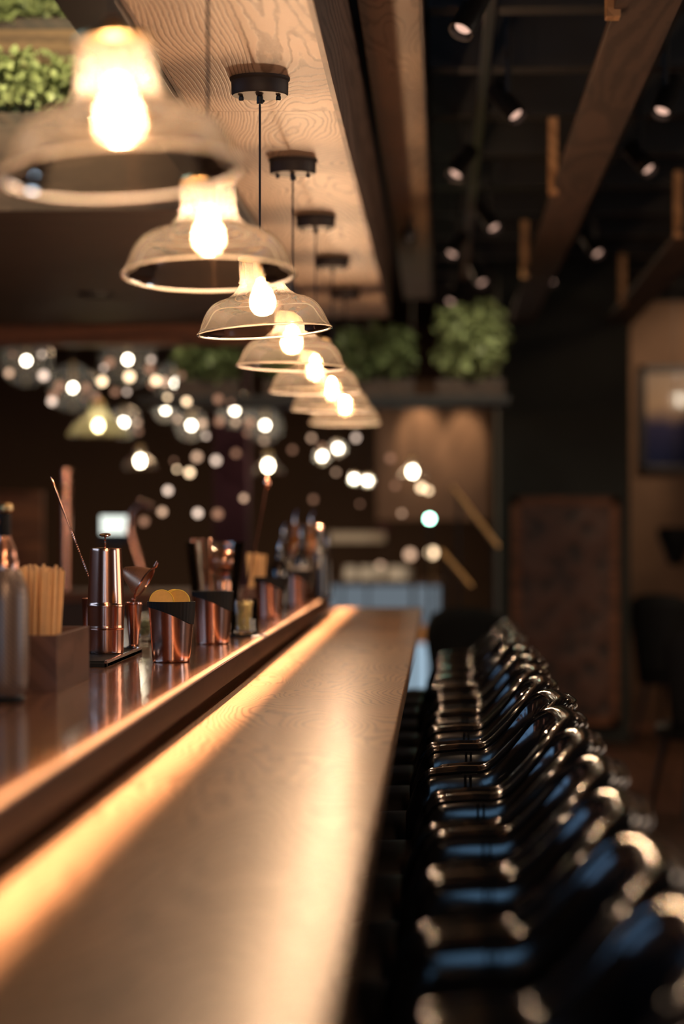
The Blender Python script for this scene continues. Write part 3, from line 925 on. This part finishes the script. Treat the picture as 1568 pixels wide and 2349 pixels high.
# bottles at the far end
def make_bottle(label, loc, r=.036, h=.30, mat='bottle_dark', pourer=True, lab=True):
    t = thing('bottle', label, 'bottle', loc, 0, group='bottles at the far end of the ledge')
    B().lathe([(1e-4, 0), (r - .004, 0), (r, .004), (r, h * .58), (r * .9, h * .66), (r * .45, h * .76), (r * .38, h * .8), (r * .38, h * .93), (r * .45, h * .935), (r * .45, h * .95), (1e-4, h * .95)], n=32).make('glass_body', M[mat], parent=t)
    if lab:
        B().lathe([(r + .0006, h * .15), (r + .0008, h * .16), (r + .0008, h * .5), (r + .0006, h * .51)], n=32).make('label_band', M['label_paper'], parent=t)
    if pourer:
        B().tube([(0, 0, h * .95), (0, 0, h * 1.02), (.012, -.005, h * 1.1)], [.008, .006, .004], 10).make('pourer', M['steel'], parent=t)
    else:
        B().cyl(r * .46, h * .95, h * 1.0, n=20, bev=.003).make('cap', M['copper'], parent=t)
    return t


make_bottle('tall dark bottle nearest the ledge edge at the far end', on_ledge(733, 10.7), .04, .33, lab=False, pourer=False)
make_bottle('dark bottle with pale pourer behind the furthest copper cup', on_ledge(690, 10.5), .036, .30)
make_bottle('stout dark bottle standing between the straw box and cups', on_ledge(640, 9.6), .042, .25, lab=False)
make_bottle('amber bottle with pale label in the far cluster', on_ledge(675, 11.0), .038, .36, 'amber_bottle')
make_bottle('slim pale bottle beside the tall dark one at the ledge end', on_ledge(713, 11.15), .03, .36, 'amber_bottle', lab=True)
make_bottle('clear glass bottle with steel pourer at the back of the cluster', on_ledge(650, 10.9), .035, .31, 'clear')
make_bottle('clear bottle at the very end of the ledge', on_ledge(750, 11.0), .026, .26, 'clear', lab=False)


# ------------------------------------------------------------------ ceiling spotlights
def make_spot():
    t = thing('spotlight', '', 'spotlight', group='black track spotlights')
    B().cyl(.012, .0, .419, n=12).make('stem', M['black'], parent=t)
    hd = B().lathe([(1e-4, .10), (.034, .10), (.038, .095), (.04, -.07), (.036, -.07), (.034, -.045), (1e-4, -.045)], n=28).make('head', M['black'], parent=t)
    B().lathe([(1e-4, -.046), (.024, -.046), (.026, -.050)], n=24).make('lens', M['spot_lens'], parent=hd)
    return t


sp0 = None
spots = [(.088, 7.5, 25, 'first on the long ceiling track'), (.254, 9.1, -35, 'second on the long ceiling track'), (.09, 10.6, 30, 'third on the long ceiling track'),
         (.25, 12.5, -30, 'fourth on the long ceiling track'), (.088, 13.7, 28, 'fifth on the long ceiling track'), (.24, 15.3, -25, 'sixth on the long ceiling track'), (.09, 16.6, 25, 'last on the long ceiling track'),
         (.835, 9.0, 20, 'first between the two wooden beams'), (.868, 10.5, -35, 'second between the two wooden beams'), (.86, 13.7, -30, 'third between the two wooden beams'), (.70, 15.2, 15, 'last between the two wooden beams')]
for k, (x, y, tl, w_) in enumerate(spots):
    if sp0 is None:
        o = sp0 = make_spot()
    else:
        o = dup(sp0, (0, 0, 0))
    o.location = (x, y, 3.08)
    o['label'] = 'black can spotlight, ' + w_
    for ch in o.children:
        if ch.name.startswith('head'):
            ch.rotation_euler = (R(-28), R(tl), 0)
for nm, x, lab in (('lighting_track', .17, 'black lighting track with the alternating spotlights'), ('lighting_track', .80, 'black lighting track between the two wooden beams')):
    tag(B().box((x - .02, 6, 3.255), (x + .02, 17.2, 3.279), .003).make(nm, M['black'], smooth=False), lab, 'lighting track')
# dark sensor under the upper ceiling board
t = thing('ceiling_speaker', 'small dark speaker hanging under the lit ceiling board', 'speaker', (-.150, 11.6, 2.9))
B().lathe([(1e-4, -.05), (.03, -.045), (.04, -.02), (.035, .02), (.012, .04), (1e-4, .04)], n=28).make('housing', M['black'], parent=t)
B().cyl(.01, .03, .086, n=12).make('stem', M['black'], parent=t)


# ------------------------------------------------------------------ hanging globes in the background
def make_globe(r, bulb, glassm, zc, br=.017):
    t = thing('globe_lamp', '', 'globe lamp', group='glass globes hanging in the background')
    B().ball((0, 0, 0), r, 32, 18).make('globe', M[glassm], parent=t)
    B().ball((0, 0, 0), br, 14, 9, (1, 1, 1.15)).make('bulb', M[bulb], parent=t)
    B().cyl(.018, r * .3, r * 1.04, n=14).make('socket', M['brass'], parent=t)
    B().tube([(0, 0, r), (0, 0, max(r + .02, 3.3 - zc))], .004, 6).make('cord', M['cable'], parent=t)
    return t


globes = [(55, 825, 15, .165, 'smoked glass globe lamp highest at the far edge, above the siphon'),
          (163, 888, 14.6, .15, 'smoked glass globe lamp hanging just above the yellow dome lamp'),
          (290, 823, 15.2, .18, 'largest smoked glass globe lamp in the upper middle of the cluster'),
          (402, 878, 15, .14, 'smoked glass globe lamp in front of the green planter'),
          (377, 937, 16, .085, 'small glass globe lamp tucked beneath the one by the planter'),
          (437, 975, 16, .105, 'small glass globe lamp low in the middle of the cluster'),
          (537, 940, 16, .12, 'small glass globe lamp to the side of the fourth pendant'),
          (607, 975, 16.2, .12, 'small glass globe lamp under the fifth pendant, by the burgundy pillar'),
          (281, 968, 16, .11, 'small glass globe lamp beside the yellow dome lamp'),
          (738, 1046, 17, .055, 'tiny globe lamp, lower one of the pair right of the burgundy pillar'),
          (775, 1028, 17, .055, 'tiny globe lamp, higher one of the pair right of the burgundy pillar'),
          (812, 1098, 17.5, .042, 'tiny globe lamp, first of the touching pair below the far pendants'),
          (843, 1102, 17.6, .042, 'tiny globe lamp, second of the touching pair below the far pendants')]
for px, py, d, r, lab in globes:
    p_ = at(px, py, d)
    o = make_globe(r, 'bulb_far', 'smoke_globe', p_.z)
    o.location = p_
    o['label'] = lab
for z_, lab in ((3.34, 'upper globe lamp whose light shows in the glass of the painting'), (2.98, 'lower globe lamp whose light shows in the glass of the painting')):
    o = make_globe(.1, 'bulb_far', 'smoke_globe', z_, .05)
    o.location = (2.79, 8.0 if z_ > 3.1 else 8.3, z_)
    o['label'] = lab
DOME = [(.045, .15), (.05, .1), (.065, .075), (.1, .06), (.13, .04), (.155, .0), (.165, -.02), (.165, -.03)]
for px, py, d, sc_, lab, mt, bm_ in ((222, 975, 14.2, 1.1, 'yellow glass dome lamp glowing above the white screen', 'amber_shade', 'bulb_far'),
                               (319, 1057, 17, .75, 'small amber dome lamp under the yellow glass dome lamp', 'shade', 'bulb_far'),
                               (614, 1068, 17, .7, 'small amber dome lamp above the standing blurred spoon', 'shade', 'bulb_far'),
                               (946, 1082, 17.5, .7, 'small amber dome lamp hanging near the handrail', 'shade', 'bulb_far')):
    p_ = at(px, py, d)
    t = thing('dome_lamp', lab, 'dome lamp', p_, 0, 'amber dome lamps in the background')
    B().lathe([(a * sc_, b * sc_ - .03) for a, b in DOME], n=40).make('dome_shade', M[mt], parent=t)
    B().ball((0, 0, .0), .024, 14, 9, (1, 1, 1.3)).make('bulb', M[bm_], parent=t)
    B().cyl(.045 * sc_, .11 * sc_, .14 * sc_, n=20).make('shade_cap', M['brass'], parent=t)
    B().tube([(0, 0, .12 * sc_), (0, 0, 3.3 - p_.z)], .004, 6).make('cord', M['cable'], parent=t)

# downlights under the red-brown trim
for px, lab in ((163, 'small bright ceiling downlight under the red-brown trim, above the globes'), (402, 'small bright ceiling downlight under the red-brown trim, above the planter')):
    p_ = at(px, 770, 13.9)
    t = thing('downlight', lab, 'downlight', p_, 0, 'downlights under the trim')
    B().cyl(.045, .012, .05, n=24, bev=.004).make('housing', M['black'], parent=t)
    B().ball((0, 0, .0), .024, 14, 8).make('bulb', M['bulb_warm'], parent=t)
    B().cyl(.008, .05, 3.3 - p_.z, n=10).make('stem', M['black'], parent=t)
# recessed dark fitting in the bulkhead
p_ = at(216, 670, 11.4)
t = thing('ceiling_speaker', 'round dark speaker set into the bulkhead above the back bar', 'speaker', (p_.x, p_.y, 2.6))
B().lathe([(1e-4, -.004), (.075, -.004), (.08, -.012), (.09, -.01), (.092, 0)], n=36).make('grille', M['black'], parent=t)

# added bulb strings standing in for lamp reflections in the globes
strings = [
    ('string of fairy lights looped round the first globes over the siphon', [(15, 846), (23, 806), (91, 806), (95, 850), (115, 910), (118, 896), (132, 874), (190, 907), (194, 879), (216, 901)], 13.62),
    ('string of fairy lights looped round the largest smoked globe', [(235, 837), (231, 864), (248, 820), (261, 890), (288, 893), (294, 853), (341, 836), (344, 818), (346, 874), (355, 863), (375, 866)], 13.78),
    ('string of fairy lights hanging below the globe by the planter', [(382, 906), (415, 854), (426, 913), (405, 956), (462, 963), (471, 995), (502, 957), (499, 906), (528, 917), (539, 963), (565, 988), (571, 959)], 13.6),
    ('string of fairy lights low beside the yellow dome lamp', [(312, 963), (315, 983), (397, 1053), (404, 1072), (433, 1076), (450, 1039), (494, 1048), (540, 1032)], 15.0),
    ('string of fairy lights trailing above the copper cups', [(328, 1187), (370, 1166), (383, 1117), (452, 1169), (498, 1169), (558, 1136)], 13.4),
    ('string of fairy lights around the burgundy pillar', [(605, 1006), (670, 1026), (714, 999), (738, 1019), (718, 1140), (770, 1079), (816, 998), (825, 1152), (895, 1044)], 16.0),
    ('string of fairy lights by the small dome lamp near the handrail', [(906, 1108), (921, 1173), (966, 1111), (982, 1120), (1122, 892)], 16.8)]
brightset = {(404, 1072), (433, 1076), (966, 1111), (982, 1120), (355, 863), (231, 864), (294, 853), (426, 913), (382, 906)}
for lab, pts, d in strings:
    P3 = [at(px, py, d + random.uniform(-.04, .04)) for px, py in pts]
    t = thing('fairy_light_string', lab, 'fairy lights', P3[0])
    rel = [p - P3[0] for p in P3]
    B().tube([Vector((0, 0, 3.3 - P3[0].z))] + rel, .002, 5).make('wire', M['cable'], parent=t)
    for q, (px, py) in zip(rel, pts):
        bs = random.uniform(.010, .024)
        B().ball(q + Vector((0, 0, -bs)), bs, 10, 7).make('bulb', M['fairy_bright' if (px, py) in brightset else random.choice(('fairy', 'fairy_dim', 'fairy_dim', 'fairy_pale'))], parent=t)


# ------------------------------------------------------------------ plants
def foliage(b, c, size, n, ls, seed):
    rg = random.Random(seed)
    for _ in range(n):
        while True:
            q = Vector((rg.uniform(-1, 1), rg.uniform(-1, 1), rg.uniform(-1, 1)))
            if abs(q.x) ** 4 + abs(q.y) ** 4 + abs(q.z) ** 3 < 1: break
        p = Vector(c) + Vector((q.x * size[0], q.y * size[1], q.z * size[2]))
        Mx = Matrix.Translation(p) @ Matrix.Rotation(rg.uniform(0, 6.28), 4, 'Z') @ Matrix.Rotation(rg.uniform(-1.2, 1.2), 4, 'X') @ Matrix.Rotation(rg.uniform(-.8, .8), 4, 'Y')
        s = ls * rg.uniform(.6, 1.2)
        b.add([(0, 0, 0), (.38 * s, .35 * s, .06 * s), (.3 * s, .8 * s, .03 * s), (0, 1.15 * s, -.08 * s), (-.3 * s, .8 * s, .03 * s), (-.38 * s, .35 * s, .06 * s)], [(0, 1, 2, 3), (0, 3, 4, 5)], Mx)


# background planters on the high shelf
sh = B().box((-1.75, 13.9, 2.20), (.40, 14.5, 2.25), .004)
tag(sh.make('plant_shelf', M['joist'], smooth=False), 'dark hanging shelf carrying the planters at the far end', 'shelf')
for k, (px, w_, top_, lab, mt, sd) in enumerate(((478, .19, .26, 'leafy green planter on the high shelf among the globe lamps', 'leaf', 3),
                                       (865, .22, .28, 'leafy green planter on the high shelf below the soffit end', 'leaf', 4),
                                       (1078, .20, .44, 'tall leafy planter on the high shelf beside the dark pillar', 'leaf_light', 5),
                                       (646, .10, .2, 'low leafy planter on the high shelf behind the pendants', 'leaf', 6))):
    x = (px - VX) * 14.2 / FPX
    t = thing('planter', lab, 'planter', (x, 14.2, 2.2505), 0, 'planters on the high shelf')
    B().box((-w_, -.12, 0), (w_, .12, .1), .006).make('trough', M['dark_wood'], parent=t, smooth=False)
    b = B(); foliage(b, (0, -.03, .12 + top_ * .5), (w_ * 1.0, .19, top_ * .5), 620, .06, sd)
    b.make('foliage', M[mt], parent=t, smooth=False)
# planters over the bulkhead at the upper left
for k, (x0, x1, y, z, hgt, lab, sd) in enumerate(((-2.1, -1.28, 8.56, 2.9, .22, 'leafy green planter standing on the dark bulkhead', 11), (-2.2, -1.27, 9.05, 3.34, .12, 'leafy green trough on the loft beam, highest of the plants', 12))):
    xm, hw = (x0 + x1) / 2, (x1 - x0) / 2
    t = thing('planter', lab, 'planter', (xm, y, z + .001), 0, 'planters above the back bar')
    B().box((-hw * .9, -.08, 0), (hw * .9, .08, .06), .005).make('trough', M['dark_wood'], parent=t, smooth=False)
    b = B(); foliage(b, (0, -.03, .06 + hgt * .5), (hw * 1.05, .12, hgt * .5), 1500, .04, sd)
    b.make('foliage', M['leaf_light'], parent=t, smooth=False)

# ------------------------------------------------------------------ far background furniture
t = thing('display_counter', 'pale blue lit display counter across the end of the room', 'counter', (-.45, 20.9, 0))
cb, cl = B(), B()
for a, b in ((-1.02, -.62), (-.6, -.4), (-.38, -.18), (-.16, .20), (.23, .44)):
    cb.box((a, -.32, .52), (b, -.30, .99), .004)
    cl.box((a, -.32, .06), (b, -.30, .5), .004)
cb.make('lit_front', M['lit_panel'], parent=t, smooth=False)  # glowing fronts imitate daylight falling on the counter
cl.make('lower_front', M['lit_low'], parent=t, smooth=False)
B().box((-1.05, -.30, 0), (.47, .3, 1.0), .004).make('carcass', M['black'], parent=t, smooth=False)
B().box((-1.08, -.34, 1.0), (.5, .32, 1.03), .004).make('counter_top', M['dark_wood'], parent=t, smooth=False)
B().box((.1, -.36, .50), (.47, -.325, .66), .004).make('wood_band', M['post'], parent=t, smooth=False)
B().box((-1.05, -.36, 0), (.47, -.325, .05), .004).make('plinth', M['black'], parent=t, smooth=False)
pot = None
for px, w_, lab in ((803, .055, 'first white pot on the lit display counter, by the bottles'), (838, .055, 'second white pot on the lit display counter'), (868, .052, 'third white pot, touching the second on the lit counter'), (915, .11, 'wide white pot alone on the lit display counter')):
    x = (px - VX) * 20.7 / FPX
    o = B().lathe([(1e-4, 0), (w_ * .85, 0), (w_, .01), (w_, .11), (w_ * 1.05, .12), (w_ * .93, .12), (w_ * .9, .02), (1e-4, .015)], n=28).make('white_pot', M['white'])
    o.location = (x, 20.75, 1.031)
    tag(o, lab, 'pot', 'white pots on the display counter')
for px, py, r, mt, lab in ((990, 1268, .07, 'bulb_warm', 'bright globe table lamp on the end of the display counter'), (940, 1272, .07, 'fairy_bright', 'dim warm globe table lamp on the display counter'), (872, 1300, .055, 'fairy_bright', 'small warm globe table lamp by the wide white pot')):
    p_ = at(px, py, 20.9)
    t = thing('table_lamp', lab, 'table lamp', (p_.x, 20.9, 1.031), 0, 'table lamps on the display counter')
    B().cyl(.05, 0, .015, n=24, bev=.004).cyl(.008, .015, p_.z - 1.031 - r * .5, n=10).make('base', M['brass'], parent=t)
    B().ball((0, 0, p_.z - 1.031), r * .55, 16, 10).make('globe', M[{'bulb_warm': 'fairy_bright', 'fairy_bright': 'fairy'}[mt]], parent=t)
# shelf with pale packages behind the counter
t = thing('wall_shelf', 'pale shelf board with red packet behind the display counter', 'shelf', (-.75, 21.9, 1.35))
B().box((-.25, -.15, 0), (.25, .15, .09), .004).make('board', M['label_paper'], parent=t, smooth=False)
B().box((-.27, -.12, -1.35), (-.25, .12, 0)).box((.25, -.12, -1.35), (.27, .12, 0)).make('leg', M['dark_wood'], parent=t, smooth=False)
tag(B().box((-.57, 21.8, 1.441), (-.46, 21.95, 1.50), .004).make('red_packet', M['burgundy'], smooth=False), 'small dark red packet on the pale shelf board', 'packet')

# green-white signal lamp near the rail
p_ = at(985, 1190, 16.5)
t = thing('signal_lamp', 'bright green-white lamp on a slim post before the handrail', 'lamp', (p_.x, p_.y, 0))
B().cyl(.05, 0, .02, n=20).cyl(.01, .02, p_.z - .03, n=10).make('post', M['black'], parent=t)
B().ball((0, 0, p_.z), .024, 14, 9).make('lens', M['led_green'], parent=t)

# stair handrail
t = thing('handrail', 'slanting polished metal handrail beside the dark pillar', 'handrail', (0, 0, 0))
a_, b_ = at(1035, 1115, 15.2), at(1142, 1255, 15.2)
B().tube([a_, b_], .016, 12).make('upper_rail', M['brass'], parent=t)
c_, d_ = at(1010, 1262, 15.2), at(1080, 1345, 15.2)
B().tube([c_, d_], .016, 12).make('lower_rail', M['brass'], parent=t)
for q in (.15, .9):
    p_ = a_.lerp(b_, q)
    B().tube([p_, (p_.x, p_.y, 0)], .012, 10).make('post', M['black'], parent=t)
p_ = c_.lerp(d_, .2)
B().tube([p_, (p_.x, p_.y, 0)], .012, 10).make('post', M['black'], parent=t)

# back-bar items, far left
p_ = at(262, 1204, 13)
t = thing('till_screen', 'small bright white screen on the dark back counter', 'screen', (p_.x, 13, 1.15))
B().box((-.09, -.012, .25), (.09, .012, .38), .004).make('casing', M['black'], parent=t, smooth=False)
B().box((-.08, -.0145, p_.z - 1.15 - .05), (.08, -.012, p_.z - 1.15 + .05)).make('display', M['screen'], parent=t, smooth=False)
B().box((-.06, -.05, 0), (.06, .05, .012), .003).box((-.012, -.01, .012), (.012, .01, .26)).make('stand', M['black'], parent=t, smooth=False)
t = thing('back_counter', 'dark back counter behind the bar under the globe lamps', 'counter', (-2.3, 13.1, 0))
B().box((-1.3, -.35, 0), (1.25, .35, 1.1), .006).make('cabinet', M['dark_wood'], parent=t, smooth=False)
B().box((-1.32, -.38, 1.1), (1.27, .38, 1.149), .005).make('worktop', M['red_wood'], parent=t, smooth=False)
for k, (px, h_, w_, lab, mt) in enumerate(((146, .42, .03, 'tall tan tap column on the back counter', 'brass'),)):
    p_ = at(px, 1190, 12.9)
    t = thing('tap_column', lab, 'tap', (p_.x, 12.9, 1.149))
    B().cyl(w_, 0, .66, n=24, bev=.004).make('column', M['copper_dull'], parent=t)
    B().tube([(0, 0, .55), (.0, -.1, .56), (0, -.12, .5)], .012, 10).make('spout', M['brass'], parent=t)
p_ = at(290, 1060, 13)
t = thing('swan_tap', 'curved swan-neck tap beside the white screen', 'tap', (at(320, 1200, 12.95).x, 12.95, 1.149))
B().tube([(0, 0, 0), (0, 0, .12), (-.03, 0, .22), (-.06, 0, .32), (-.05, 0, .42), (.0, 0, .47), (.06, 0, .45)], .022, 12).make('neck', M['copper_dull'], parent=t)
B().cyl(.04, 0, .02, n=20, bev=.004).make('base', M['brass'], parent=t)
struct('trim_3', B().box((-3.6, 15.4, 0), (-2.55, 15.5, 1.72), .004), M['red_wood'], smooth=False)

# dark chairs and table at the right
def make_chair(label, loc, rz):
    t = thing('dining_chair', label, 'chair', loc, rz, 'dark chairs by the warm wall')
    vs, fs = [], []
    n, mz = 20, 8
    for i in range(n + 1):
        a_ = -1.15 + 2.3 * i / n
        for j in range(mz + 1):
            z = .45 + .58 * j / mz * (1 - .25 * abs(a_ / 1.15) ** 3)
            r_ = .25 + .06 * j / mz
            for o in (0,):
                vs.append((r_ * sin(a_), r_ * cos(a_), z))
    for i in range(n):
        for j in range(mz):
            fs.append((i * (mz + 1) + j, (i + 1) * (mz + 1) + j, (i + 1) * (mz + 1) + j + 1, i * (mz + 1) + j + 1))
    o = B().add(vs, fs).make('backrest', M['rubber'], parent=t)
    md = o.modifiers.new('thick', 'SOLIDIFY'); md.thickness = .035
    B().cyl(.25, .40, .48, n=36, bev=.02).make('seat', M['rubber'], parent=t)
    for sx_, sy_ in ((-1, -1), (-1, 1), (1, -1), (1, 1)):
        B().tube([(sx_ * .14, sy_ * .14, .41), (sx_ * .21, sy_ * .21, 0)], [.018, .012], 10).make('leg', M['legs'], parent=t)
    return t


make_chair('dark tub chair by the warm wall, the further one under the painting', (1.62, 16.9, 0), R(150))
make_chair('dark tub chair in front of the other, its back turned to the wall', (1.36, 12.6, .0), R(200))
ch = make_chair('black tub chair at the far end beyond the last stool', (.22, 13.6, 0), R(20))
for o in ch.children:
    if o.name.split('.')[0] in ('seat', 'backrest'):
        o.data.materials[0] = M['dark_cloth']
t = thing('cone_pendant', 'dark cone lamp hanging before the warm wall', 'pendant lamp', (1.70, 17.6, 1.27))
B().lathe([(.03, .2), (.05, .18), (.12, .22), (.13, .21), (.13, .15), (.09, .05), (.05, -.05), (1e-4, -.06)], n=36).make('pendant_shade', M['rubber'], parent=t)
B().tube([(0, 0, .2), (0, 0, 3.28 - 1.27)], .004, 6).make('cord', M['cable'], parent=t)

# ------------------------------------------------------------------ lights
def light(name, kind, loc, energy, col, rot=(0, 0, 0), **k):
    l = bpy.data.lights.new(name, kind)
    l.energy = energy
    l.color = col
    for a, v in k.items():
        setattr(l, a, v)
    o = bpy.data.objects.new(name, l)
    o.location = loc
    o.rotation_euler = rot
    COL.objects.link(o)
    return o


WARM = (1, .66, .36)
# linear LED profile along the soffit's bar-side edge, washing the ledge nose and the back of the bar
light('led_strip_light', 'AREA', (-.768, 6.5, 2.562), 46, (1, .66, .44), (0, R(-10.9), 0), shape='RECTANGLE', size=.012, size_y=12, spread=R(6.2))
# daylight through the window behind the viewer
light('window_daylight', 'AREA', ((WX0 + WX1) / 2, -3.35, (WZ0 + WZ1) / 2), 55, (.28, .58, 1), (R(90), 0, 0), shape='RECTANGLE', size=WX1 - WX0, size_y=WZ1 - WZ0)
# lamps among the planters and over the plants on the bulkhead
light('planter_spot', 'SPOT', (.1, 12.9, 3.2), 60, (1, .85, .6), (R(42), 0, R(-3)), spot_size=R(70), spot_blend=.6, shadow_soft_size=.05)
light('planter_spot_left', 'SPOT', (-1.2, 12.9, 3.25), 50, (1, .85, .6), (R(48), 0, R(5)), spot_size=R(80), spot_blend=.6, shadow_soft_size=.05)
light('loft_spot', 'SPOT', (-1.5, 7.7, 3.45), 85, (1, .8, .45), (R(60), 0, R(8)), spot_size=R(95), spot_blend=.6, shadow_soft_size=.04)
# wall washers
light('wall_spot', 'SPOT', (-.17, 20.5, 2.78), 55, WARM, (R(38), 0, 0), spot_size=R(44), spot_blend=.6, shadow_soft_size=.04)
light('wall_spot_right', 'SPOT', (.2, 20.5, 2.75), 48, WARM, (R(38), 0, 0), spot_size=R(40), spot_blend=.6, shadow_soft_size=.04)
light('painting_spot', 'SPOT', (2.0, 16.8, 3.2), 60, (1, .7, .45), (R(58), 0, 0), spot_size=R(80), spot_blend=.7, shadow_soft_size=.04)
light('counter_spot', 'SPOT', (-.4, 19.4, 3.0), 40, (1, .8, .6), (R(35), 0, 0), spot_size=R(80), spot_blend=.7, shadow_soft_size=.05)

# daylight from two windows, then unseen lamps added as fill for the room
light('high_window_daylight', 'AREA', (-4.94, 4.7, 2.75), 48, (.30, .58, 1), (0, R(-90), 0), shape='RECTANGLE', size=1.2, size_y=4.6)
light('side_window_daylight', 'AREA', (4.15, 4.6, 1.6), 18, (.62, .8, 1), (0, R(90), 0), shape='RECTANGLE', size=1.6, size_y=.9)
light('seating_glow', 'AREA', (3.9, 7.6, 2.0), 45, (1, .74, .55), (0, R(80), 0), shape='RECTANGLE', size=1.8, size_y=2.6)  # added unseen panel, lifting the dark sides of the copper
light('seating_lamp', 'AREA', (1.2, -1.2, 2.9), 40, (1, .68, .42), (R(25), R(15), 0), shape='DISK', size=.5)  # unseen lamp added behind the viewer to brighten the copper
light('far_room_lamp', 'AREA', (-1.5, 18.5, 3.3), 95, (1, .68, .42), (0, 0, 0), shape='DISK', size=1.2)  # unseen fill added to warm the dark back wall
light('alcove_lamp', 'AREA', (2.6, 14.0, 3.3), 32, (1, .66, .42), (0, 0, 0), shape='DISK', size=.8)  # unseen fill added to brighten the alcove

w = bpy.data.worlds.new('room_air')
SC.world = w
w.use_nodes = True
w.node_tree.nodes['Background'].inputs[0].default_value = (.5, .36, .26, 1)
w.node_tree.nodes['Background'].inputs[1].default_value = .012

# ------------------------------------------------------------------ camera
cd = bpy.data.cameras.new('camera')
cam = bpy.data.objects.new('camera', cd)
COL.objects.link(cam)
cd.sensor_fit = 'VERTICAL'
cd.sensor_height = 36
cd.sensor_width = 24
cd.lens = 85
yaw = math.atan((VX - 784) / FPX)
pitch = math.atan((VY - 1174.5) / FPX)
cam.location = (0, 0, EYE)
cam.rotation_euler = (R(90) + pitch, 0, yaw)
cd.dof.use_dof = True
cd.dof.focus_distance = 5.86
cd.dof.aperture_fstop = 1.7
cd.clip_start = .05
SC.camera = cam

cy = SC.cycles
cy.max_bounces = 10
cy.transparent_max_bounces = 32
cy.glossy_bounces = 5
cy.diffuse_bounces = 4
cy.caustics_reflective = False
cy.caustics_refractive = False
cy.sample_clamp_indirect = 4.0
cy.sample_clamp_direct = 0
cy.use_denoising = True
cy.blur_glossy = .5
SC.view_settings.view_transform = 'Standard'
SC.view_settings.look = 'None'
SC.view_settings.gamma = 1
SC.view_settings.exposure = 0.0
SC.view_settings.use_curve_mapping = False
